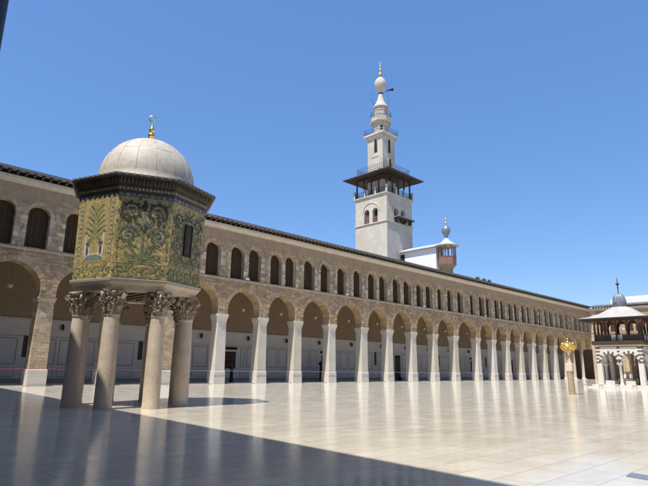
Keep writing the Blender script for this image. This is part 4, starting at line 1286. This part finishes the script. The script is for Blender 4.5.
# ------------------------------------------------------------------ ablution fountain pavilion
FC = (66.0, 19.25)
fnt = empty('fountain_pavilion', (FC[0], FC[1], 0), 0, 'two storey fountain pavilion with striped arches, dark gallery and broad white roof', 'pavilion')
FH = 2.3
m = MB(); m.square([(3.3, -0.02), (3.3, 0.14)], 'white_marble'); m.square([(2.85, 0.14), (2.85, 0.33)], 'white_marble'); m.build('step', fnt, bevel=0.02)
def fto(fc):
    return {'s': lambda u, z, w: (u, -FH + w, z), 'w': lambda u, z, w: (-FH + w, -u, z), 'n': lambda u, z, w: (-u, FH - w, z), 'e': lambda u, z, w: (FH - w, u, z)}[fc]
cm = None
for fc in 'swne':
    to = fto(fc)
    m = MB()
    T = 0.36
    ha, zs, rs = 0.80, 2.78, 0.86
    c1, c2 = -1.0, 1.0
    x0 = -FH + (T if fc in 'we' else 0); x1 = -x0
    A1, A2 = arch(c1, ha, zs, rs, 12), arch(c2, ha, zs, rs, 12)
    zt = 4.42
    m.prism([(x0, 2.6), (c1 - ha, 2.6)] + A1[:7] + [(c1, zt), (x0, zt)], 0, T, 'white_marble', to)
    m.prism([(c1, zt)] + A1[6:] + [(c1 + ha, 2.6), (c2 - ha, 2.6)] + A2[:7] + [(c2, zt)], 0, T, 'white_marble', to)
    m.prism([(c2, zt)] + A2[6:] + [(c2 + ha, 2.6), (x1, 2.6), (x1, zt)], 0, T, 'white_marble', to)
    # alternating dark courses and voussoirs
    for c_ in (c1, c2):
        n = 13
        for i in range(n):
            t0, t1 = PI * i / n, PI * (i + 1) / n
            pl_ = [(c_ + r_ * math.cos(t), zs + rs / ha * r_ * math.sin(t)) for r_, t in ((ha, t0), (ha + 0.24, t0), (ha + 0.24, t1), (ha, t1))]
            m.prism(pl_, -0.02, 0.03, 'black_stone' if i % 2 == 0 else 'white_marble', to)
    for i, z in enumerate((2.62, 3.0, 3.38, 3.76, 4.14)):
        for u0, u1 in ((-FH + 0.004, -1.86), (-0.13, 0.13), (1.86, FH - 0.004)):
            m.prism([(u0, z), (u1, z), (u1, z + 0.19), (u0, z + 0.19)], -0.012, 0.03, 'black_stone', to)
    m.prism([(x0, 4.34), (x1, 4.34), (x1, 4.42), (x0, 4.42)], -0.03, 0.03, 'black_stone', to)
    m.build('arch_wall', fnt)
def fcol(parent, x, y, r_):
    m = MB(); m.ring([(r_ + 0.06, 0.33), (r_ + 0.07, 0.45), (r_ + 0.01, 0.52), (r_, 0.6), (r_ - 0.015, 2.2), (r_ + 0.02, 2.24), (r_ + 0.02, 2.3), (r_ + 0.1, 2.5)], 'white_marble', 16)
    m.square([(r_ + 0.12, 2.5), (r_ + 0.13, 2.6)], 'white_marble')
    return m.build('column', parent, (x, y, 0), sharp=45)
c0_ = fcol(fnt, 0, -FH + 0.18, 0.15)
for x, y in ((0, FH - 0.18), (-FH + 0.18, 0), (FH - 0.18, 0)):
    dup(c0_, (x, y, 0), fnt)
i0 = None
for x, y in ((-0.9, -0.9), (0.9, -0.9), (0.9, 0.9), (-0.9, 0.9)):
    if i0 is None:
        m = MB(); m.ring([(0.2, 0.33), (0.2, 0.5), (0.13, 0.56), (0.12, 3.6), (0.2, 3.8), (0.2, 4.4)], 'cornice_timber', 12); i0 = m.build('inner_column', fnt, (x, y, 0), sharp=40)
    else: dup(i0, (x, y, 0), fnt)
m = MB(); m.square([(0.26, 0.33), (0.25, 2.6)], 'white_marble'); cp = m.build('corner_pier', fnt, (-FH + 0.26, -FH + 0.26, 0), bevel=0.02)
for x, y in ((1, -1), (1, 1), (-1, 1)):
    dup(cp, (x * (FH - 0.26), y * (FH - 0.26), 0), fnt)
m = MB(); m.ring([(0.95, 0.33), (1.0, 0.4), (1.0, 1.0), (0.85, 1.02), (0.85, 0.8)], 'architrave_stone', 8, smooth=False, cap1=True); m.ring([(0.2, 0.8), (0.16, 1.5), (0.4, 1.7), (0.42, 1.76)], 'white_marble', 12)
m.build('basin', fnt, sharp=40)
m = MB()
for fc in 'swne':
    to = fto(fc)
    for c_ in (-1.0, 1.0):
        m.prism([(c_ - 0.62, 0.33), (c_ + 0.3, 0.33), (c_ + 0.3, 0.78), (c_ - 0.62, 0.78)], 0.1, 0.2, 'white_marble', to)
m.build('low_screen', fnt)
m = MB(); m.square([(2.36, 4.42), (2.42, 4.5), (2.42, 4.58)], 'gilt_dull'); m.square([(2.5, 4.58), (2.55, 4.62), (2.55, 4.95), (2.45, 5.0)], 'dark_wood'); m.build('cornice', fnt)
# gallery: dark timber posts, brackets and rails
m = MB()
for fc in 'swne':
    to = fto(fc)
    for u in (-2.2, -1.1, 0.0, 1.1, 2.2):
        if abs(u) > 2 and fc in 'we': pass
        m.prism([(u - 0.09, 5.0), (u + 0.09, 5.0), (u + 0.09, 7.35), (u - 0.09, 7.35)], 0.0 if fc in 'sn' else 0.003, 0.18 if fc in 'sn' else 0.177, 'dark_wood', to)
        for s in (-1, 1):
            m.prism([(u + s * 0.09, 6.5), (u + s * 0.12, 6.75), (u + s * 0.22, 6.98), (u + s * 0.38, 7.10), (u + s * 0.40, 7.3), (u + s * 0.09, 7.3)], 0.04, 0.14, 'brown_wood', to)
m.build('gallery_post', fnt)
for fc in 'swne':
    to = fto(fc)
    m = MB()
    for a, b in ((-2.1, -0.55), (0.55, 2.1)):
        m.prism([(a, 5.02), (b, 5.02), (b, 5.6), (a, 5.6)], 0.06, 0.11, 'dark_wood', to)
    m.prism([(-2.1, 5.62), (2.1, 5.62), (2.1, 5.70), (-2.1, 5.70)], 0.04, 0.13, 'dark_wood', to)
    for i in range(8):
        u = -0.5 + i / 7
        m.prism([(u - 0.03, 5.0), (u + 0.03, 5.0), (u + 0.03, 5.62), (u - 0.03, 5.62)], 0.06, 0.11, 'white_plaster', to)
    m.build('gallery_rail', fnt)
m = MB()
rows = []
for h, z, q in ((3.42, 7.28, 0.0), (3.62, 7.32, 0.0), (3.62, 7.42, 0.0), (3.3, 7.5, 0.05), (2.7, 7.68, 0.25), (2.1, 7.98, 0.5), (1.6, 8.35, 0.8), (1.15, 8.66, 1.0), (0.75, 8.82, 1.0)):
    row = []
    for k in range(32):
        t = k * PI / 16
        c_, s_ = math.cos(t), math.sin(t)
        sqr = h / max(abs(c_), abs(s_)); rd = sqr * (1 - q) + h * 1.03 * q
        row.append((rd * c_, rd * s_, z))
    rows.append(row)
m.grid(rows[2:], 'white_lead', True, True, False, True)
m.grid(rows[:3], 'dark_wood', False, True, True, False)
rf = m.build('roof', fnt, sharp=50)
m = MB()
for i in range(9):
    t = -3.2 + 0.8 * i
    m.box(t - 0.06, t + 0.06, -3.4, 3.4, 7.16, 7.278, 'dark_wood')
m.build('rafter_frame', rf)
m = MB(); m.ring([(0.66, 8.75), (0.68, 9.25), (0.63, 9.3)], 'dark_lead', 24)
for k in range(24):
    t = 2 * PI * k / 24
    m.tube([(0.66 * math.cos(t), 0.66 * math.sin(t), 8.78), (0.68 * math.cos(t), 0.68 * math.sin(t), 9.25)], 0.04, 'dark_lead', 5)
m.build('drum', fnt, sharp=50)
m = MB()
rows = []
for i in range(11):
    t = i / 10
    prof_r = 0.66 * math.cos(t * PI / 2) ** 0.8 + 0.02 if t < 1 else 0.03
    z = 9.28 + 1.12 * math.sin(t * PI / 2)
    rows.append([(prof_r * (1 + 0.05 * math.cos(16 * 2 * PI * k / 96)) * math.cos(2 * PI * k / 96), prof_r * (1 + 0.05 * math.cos(16 * 2 * PI * k / 96)) * math.sin(2 * PI * k / 96), z) for k in range(96)])
m.grid(rows, 'blue_lead', True, True, False, True)
m.build('small_dome', fnt)
m = MB(); m.ring([(0.05, 10.38), (0.05, 10.7), (0.06, 11.1), (0.05, 11.28), (0.18, 11.4), (0.19, 11.5), (0.05, 11.62), (0.04, 11.9), (0.03, 12.1)], 'iron', 10); f2_ = m.build('finial', fnt, sharp=60)
m = MB(); m.tube([(0.12 * math.cos(t) * 0.5, 0.12 * math.cos(t) * 0.85, 12.2 + 0.12 * math.sin(t)) for t in [R(-250 + 20 * i) for i in range(17)]], 0.025, 'gilt_dull', 5); m.build('crescent', f2_)
# stone stools in front of it
st = None
for i, dn in enumerate((3.0, 1.4, -0.2, -1.8, -3.4)):
    lab = 'low round stone stool in front of the fountain pavilion, ' + ['leftmost of the row', 'before its left arch', 'before its middle column', 'before its right arch', 'rightmost of the row'][i]
    p = (FC[0] - 4.4, FC[1] + dn, 0)
    if st is None:
        m = MB(); m.ring([(0.2, -0.01), (0.22, 0.08), (0.17, 0.2), (0.2, 0.34), (0.24, 0.4), (0.1, 0.44)], 'white_marble', 16)
        st = tag(m.build('stone_stool', None, p, sharp=50), lab, 'stool', 'stools around the fountain')
    else:
        c = dup(st, p); c['label'] = lab

# ------------------------------------------------------------------ gilded lamp post
gp = empty('lamp_post', (41.85, 16.1, 0), 0, 'short stone column lamp topped by an openwork gilded crown on the open floor', 'lamp post')
m = MB(); m.ring([(0.24, -0.02), (0.24, 0.08), (0.225, 0.12), (0.215, 1.66)], 'post_stone', 8, rot=PI / 8, smooth=False); m.build('shaft', gp)
m = MB(); m.square([(0.2, 1.64), (0.23, 1.7), (0.23, 2.2), (0.19, 2.26)], 'cornice_stone'); m.build('block', gp, bevel=0.02)
m = MB(); m.ring([(0.20, 2.25), (0.22, 2.3), (0.17, 2.36), (0.16, 2.7), (0.24, 2.86), (0.26, 2.92), (0.2, 2.96)], 'cornice_stone', 12, smooth=True)
for k in range(8):
    t = k * PI / 4
    m.tube([((0.18 + 0.1 * a) * math.cos(t), (0.18 + 0.1 * a) * math.sin(t), 2.32 + 0.5 * a) for a in (0, 0.3, 0.6, 0.9)] + [(0.33 * math.cos(t), 0.33 * math.sin(t), 2.74)], 0.03, 'gilt_dull', 5)
m.build('neck', gp, (0, 0, -2.25 * 0.36), sharp=50).scale = (0.85, 0.85, 1.36)
m = MB()
for k in range(10):
    t = k * PI / 5
    pts = []
    for i in range(13):
        a = -PI / 2 + PI * i / 12
        r_ = 0.12 + 0.50 * max(0, math.cos(a)) ** 0.7; z = 3.28 + 0.36 * math.sin(a)
        pts.append((r_ * math.cos(t), r_ * math.sin(t), z))
    m.tube(pts, 0.035, 'gilt', 6)
    # scrolls between the straps
    tm = t + PI / 10
    for zc in (3.16, 3.40):
        sc = []
        for i in range(14):
            a = i / 13 * 3.0 * PI; q = 0.13 * (1 - 0.6 * i / 13)
            tt = tm + q * math.cos(a) / 0.6; rr_ = 0.58 - 0.12 * abs(zc - 3.28 + q * math.sin(a)) / 0.3
            sc.append((rr_ * math.cos(tt), rr_ * math.sin(tt), zc + q * math.sin(a)))
        m.tube(sc, 0.022, 'gilt', 5)
m.tube([(0.63 * math.cos(k * PI / 20), 0.63 * math.sin(k * PI / 20), 3.28) for k in range(41)], 0.04, 'gilt', 6)
m.ring([(0.16, 2.94), (0.14, 3.0), (0.02, 3.02)], 'gilt', 12)
m.ring([(0.02, 3.6), (0.16, 3.62), (0.14, 3.68), (0.05, 3.76), (0.07, 3.84), (0.02, 4.0)], 'gilt', 12)
m.build('crown', gp, (0, 0, 0.26 + 0.14 * 3.0)).scale = (0.86, 0.86, 0.86)
m = MB(); m.ring([(0.05, 3.0), (0.2, 3.1), (0.26, 3.28), (0.2, 3.46), (0.05, 3.55)], 'lamp_glass', 16); m.build('lamp', gp, (0, 0, 0.26 + 0.14 * 3.0), sharp=60).scale = (0.86, 0.86, 0.86)

# ------------------------------------------------------------------ small things
m = MB(); m.grid([[(x, y, z) for x, y in ((9.80, 3.05), (10.18, 3.09), (9.93, 1.5), (9.5, 1.4))] for z in (0.002, 0.012)], 'strip_blue', False, True, True, True)  # thin flat blue grey strip just above the floor
tag(m.build('floor_layer'), 'narrow flat blue grey strip lying on the bright floor at the lower right corner', 'mat')
o = empty('post', (0.0, 0.0, 0), 0, 'dark tall post rising past the top left corner of the view', 'post')
px, py = 0.177 * 5 - 0.205, 5.0
m = MB(); m.ring([(0.21, 0), (0.21, 0.3), (0.2, 0.32), (0.2, 8.5)], 'iron', 24, (px, py)); m.build('shaft', o, sharp=40)
m = MB(); m.ring([(0.34, 0.0), (0.34, 0.06), (0.26, 0.08)], 'iron', 24, (px, py)); m.ring([(0.2, 8.5), (0.27, 8.55), (0.27, 8.7), (0.1, 8.78)], 'iron', 24, (px, py)); m.build('cap', o, sharp=40)
# dry weeds on the roof edge
wd = None
for i, u in enumerate((82.0, 84.2, 86.0)):
    lab = ['dry weed tuft on the roof edge right of the rooftop kiosk, nearest to it', 'dry weed tuft on the roof edge, middle of three right of the kiosk', 'dry weed tuft on the roof edge, farthest of three from the kiosk'][i]
    if wd is None:
        m = MB()
        for j in range(26):
            a = random.uniform(0, 2 * PI); L = random.uniform(0.25, 0.6); d = Vector((math.cos(a) * 0.5, math.sin(a) * 0.5, 1)).normalized()
            b = Vector((random.uniform(-0.5, 0.5), random.uniform(-0.1, 0.1), 0)); s = Vector((-math.sin(a), math.cos(a), 0)) * 0.05
            m.face([b - s, b + s, b + d * L * 0.6 + s * 1.4, b + d * L, b + d * L * 0.6 - s * 1.4], 'dry_leaf')
        wd = tag(m.build('weed_tuft', None, (u, F0 - 0.4, 16.9), recalc=False), lab, 'weed', 'weeds on the roof edge')
    else:
        c = dup(wd, (u, F0 - 0.4, 16.9)); c['label'] = lab

# ------------------------------------------------------------------ people
def person(loc, rz, top, low, label, robe, group=None):
    root = empty('person', loc, rz, label, 'person', group)
    V = []; E_ = []; Rd = []
    def add(p, r_, par=None):
        V.append(p); Rd.append(r_)
        if par is not None: E_.append((par, len(V) - 1))
        return len(V) - 1
    pel = add((0, 0, 0.93), 0.14)
    bel = add((0, 0.01, 1.08), 0.125, pel); ch = add((0, 0.0, 1.28), 0.145, bel); sh = add((0, 0.0, 1.41), 0.10, ch)
    nk = add((0, 0.0, 1.49), 0.052, sh); h0 = add((0, -0.015, 1.57), 0.085, nk); h1 = add((0, -0.005, 1.66), 0.088, h0); add((0, 0.0, 1.715), 0.05, h1)
    add((0, -0.10, 1.60), 0.014, h0)
    for s in (-1, 1):
        hp = add((s * 0.09, 0, 0.88), 0.095, pel); kn = add((s * 0.10, -0.02 + 0.04 * s, 0.49), 0.062, hp); an = add((s * 0.10, 0.02 + 0.08 * s, 0.09), 0.042, kn)
        add((s * 0.11, -0.14 + 0.08 * s, 0.035), 0.034, an)
        so = add((s * 0.18, 0.0, 1.39), 0.062, sh); el = add((s * 0.24, 0.02, 1.11), 0.044, so); wr = add((s * 0.20, -0.16, 0.93), 0.028, el)
        pm_ = add((s * 0.19, -0.21, 0.89), 0.03, wr)
        for j in range(4):
            k1 = add((s * (0.165 + 0.017 * j), -0.25 - 0.008 * (j in (1, 2)), 0.86), 0.0095, pm_)
            add((s * (0.165 + 0.016 * j), -0.265 - 0.008 * (j in (1, 2)), 0.825), 0.008, k1)
        t1 = add((s * 0.155, -0.225, 0.875), 0.011, pm_); add((s * 0.145, -0.25, 0.85), 0.009, t1)
    me = bpy.data.meshes.new('body'); me.from_pydata(V, E_, [])
    bo = bpy.data.objects.new('body', me); col.objects.link(bo); bo.parent = root
    me.materials.append(MATS['skin'])
    sk = bo.modifiers.new('skin', 'SKIN')
    for i, d in enumerate(me.skin_vertices[0].data):
        d.radius = (Rd[i], Rd[i]); d.use_root = (i == 0)
    bo.modifiers.new('sub', 'SUBSURF').render_levels = 1
    # clothes as closed sleeves over the body
    m = MB()
    if robe:
        m.ring([(0.30, 0.02), (0.29, 0.3), (0.25, 0.7), (0.22, 0.95), (0.20, 1.12), (0.235, 1.28), (0.235, 1.40), (0.12, 1.48)], top, 20, sq=0.74)
    else:
        m.ring([(0.21, 0.86), (0.205, 1.0), (0.195, 1.12), (0.22, 1.28), (0.225, 1.40), (0.10, 1.49)], top, 20, sq=0.72)
    for s in (-1, 1):
        m.tube([(s * 0.16, 0.0, 1.41), (s * 0.19, 0.0, 1.37), (s * 0.25, 0.02, 1.11), (s * 0.21, -0.13, 0.955)], [0.07, 0.085, 0.068, 0.06], top, 10)
    m.build('garment', root, sharp=60)
    if not robe:
        m = MB()
        for s in (-1, 1):
            m.tube([(s * 0.085, 0, 0.93), (s * 0.095, 0, 0.80), (s * 0.10, -0.02 + 0.04 * s, 0.49), (s * 0.10, 0.02 + 0.08 * s, 0.08)], [0.12, 0.115, 0.085, 0.07], low, 12)
        m.build('trousers', root, sharp=60)
    m = MB()
    if robe:
        rows = []
        for z, rx, ry0, ry1 in ((1.40, 0.20, -0.14, 0.15), (1.48, 0.14, -0.10, 0.12), (1.56, 0.115, -0.045, 0.115), (1.64, 0.115, -0.05, 0.115), (1.71, 0.09, -0.055, 0.085), (1.755, 0.03, -0.02, 0.03)):
            rows.append([(rx * math.cos(t), (ry1 if math.sin(t) > 0 else -ry0) * math.sin(t), z) for t in [2 * PI * k / 20 for k in range(20)]])
        m.grid(rows, top, True, True, False, True)
        m.build('headscarf', root)
    else:
        m.ring([(0.095, 1.60), (0.107, 1.66), (0.10, 1.72), (0.06, 1.765), (0.02, 1.775)], 'black_cloth', 16, c=(0, 0.015)); m.build('hair', root)
    m = MB()
    for s in (-1, 1):
        m.ring([(0.012, 0), (0.001, 0.004)], 'black_void', 8, c=(s * 0.032, 0))
        for i in range(len(m.v) - 16, len(m.v)):
            v = m.v[i]; m.v[i] = (v[0], -0.105 - v[2], 1.625 + v[1])
    m.box(-0.022, 0.022, -0.104, -0.098, 1.552, 1.56, 'red_cloth'); m.build('face', root)
    return root
person((34.7, 49.3, 0.07), R(55), 'black_cloth', 'black_cloth', 'standing person in a long black robe and scarf in the portico shade', True)
person((98.6 + 3.6, 49.0, 0.07), R(20), 'red_cloth', 'grey_cloth', 'standing person in a red top between far white piers, left of two', False, 'people in red far along the portico')
person((103.3 + 4.6, 49.4, 0.07), R(-30), 'red_cloth', 'grey_cloth', 'standing person in a red top between far white piers, right of two', False, 'people in red far along the portico')

# ------------------------------------------------------------------ camera
a_ = 0.793271463646151; p_ = 0.2326692257210352; r_ = 0.01319904306659221; f_ = 531.64
fwd_h = Vector((math.cos(a_), math.sin(a_), 0)); right = Vector((math.sin(a_), -math.cos(a_), 0)); up = Vector((0, 0, 1))
Fv = fwd_h * math.cos(p_) + up * math.sin(p_)
Uv = -fwd_h * math.sin(p_) + up * math.cos(p_)
R2 = right * math.cos(r_) + Uv * math.sin(r_)
U2 = -right * math.sin(r_) + Uv * math.cos(r_)
cam = bpy.data.cameras.new('camera'); co = bpy.data.objects.new('camera', cam); col.objects.link(co)
mt = Matrix((R2, U2, -Fv)).transposed().to_4x4(); mt.translation = Vector((0, 0, 1.6))
co.matrix_world = mt
cam.sensor_width = 36; cam.lens = 36 * f_ / 648
cam.clip_start = 0.05; cam.clip_end = 6000
scene.camera = co

# ------------------------------------------------------------------ light
EL, DEL = R(64.0), R(12.0)
sv = Vector((-math.cos(DEL) * math.cos(EL), -math.sin(DEL) * math.cos(EL), math.sin(EL)))
sun = bpy.data.lights.new('sun', 'SUN'); so = bpy.data.objects.new('sun', sun); col.objects.link(so)
sun.energy = 4.3; sun.angle = R(0.53); sun.color = (1.0, 0.96, 0.90)
so.rotation_euler = (-sv).to_track_quat('-Z', 'Y').to_euler(); so.location = (-60, -10, 100)
w = bpy.data.worlds.new('World'); scene.world = w; w.use_nodes = True
nt = w.node_tree; bg = nt.nodes['Background']
sky = nt.nodes.new('ShaderNodeTexSky'); sky.sky_type = 'NISHITA'; sky.sun_disc = False
sky.sun_elevation = EL
sky.sun_rotation = math.atan2(sv.x, sv.y)
sky.altitude = 600; sky.air_density = 1.0; sky.dust_density = 0.6; sky.ozone_density = 1.5
hs = node(nt, 'ShaderNodeHueSaturation', {'Color': sky.outputs[0], 'Saturation': 1.12, 'Value': 1.0})
even = mixc(nt, 0.5, hs.outputs[0], (0.56, 1.42, 3.6))
nt.links.new(even, bg.inputs[0]); bg.inputs[1].default_value = 0.142
scene.view_settings.view_transform = 'Standard'; scene.view_settings.look = 'None'
scene.view_settings.exposure = 0.56; scene.view_settings.gamma = 1.0
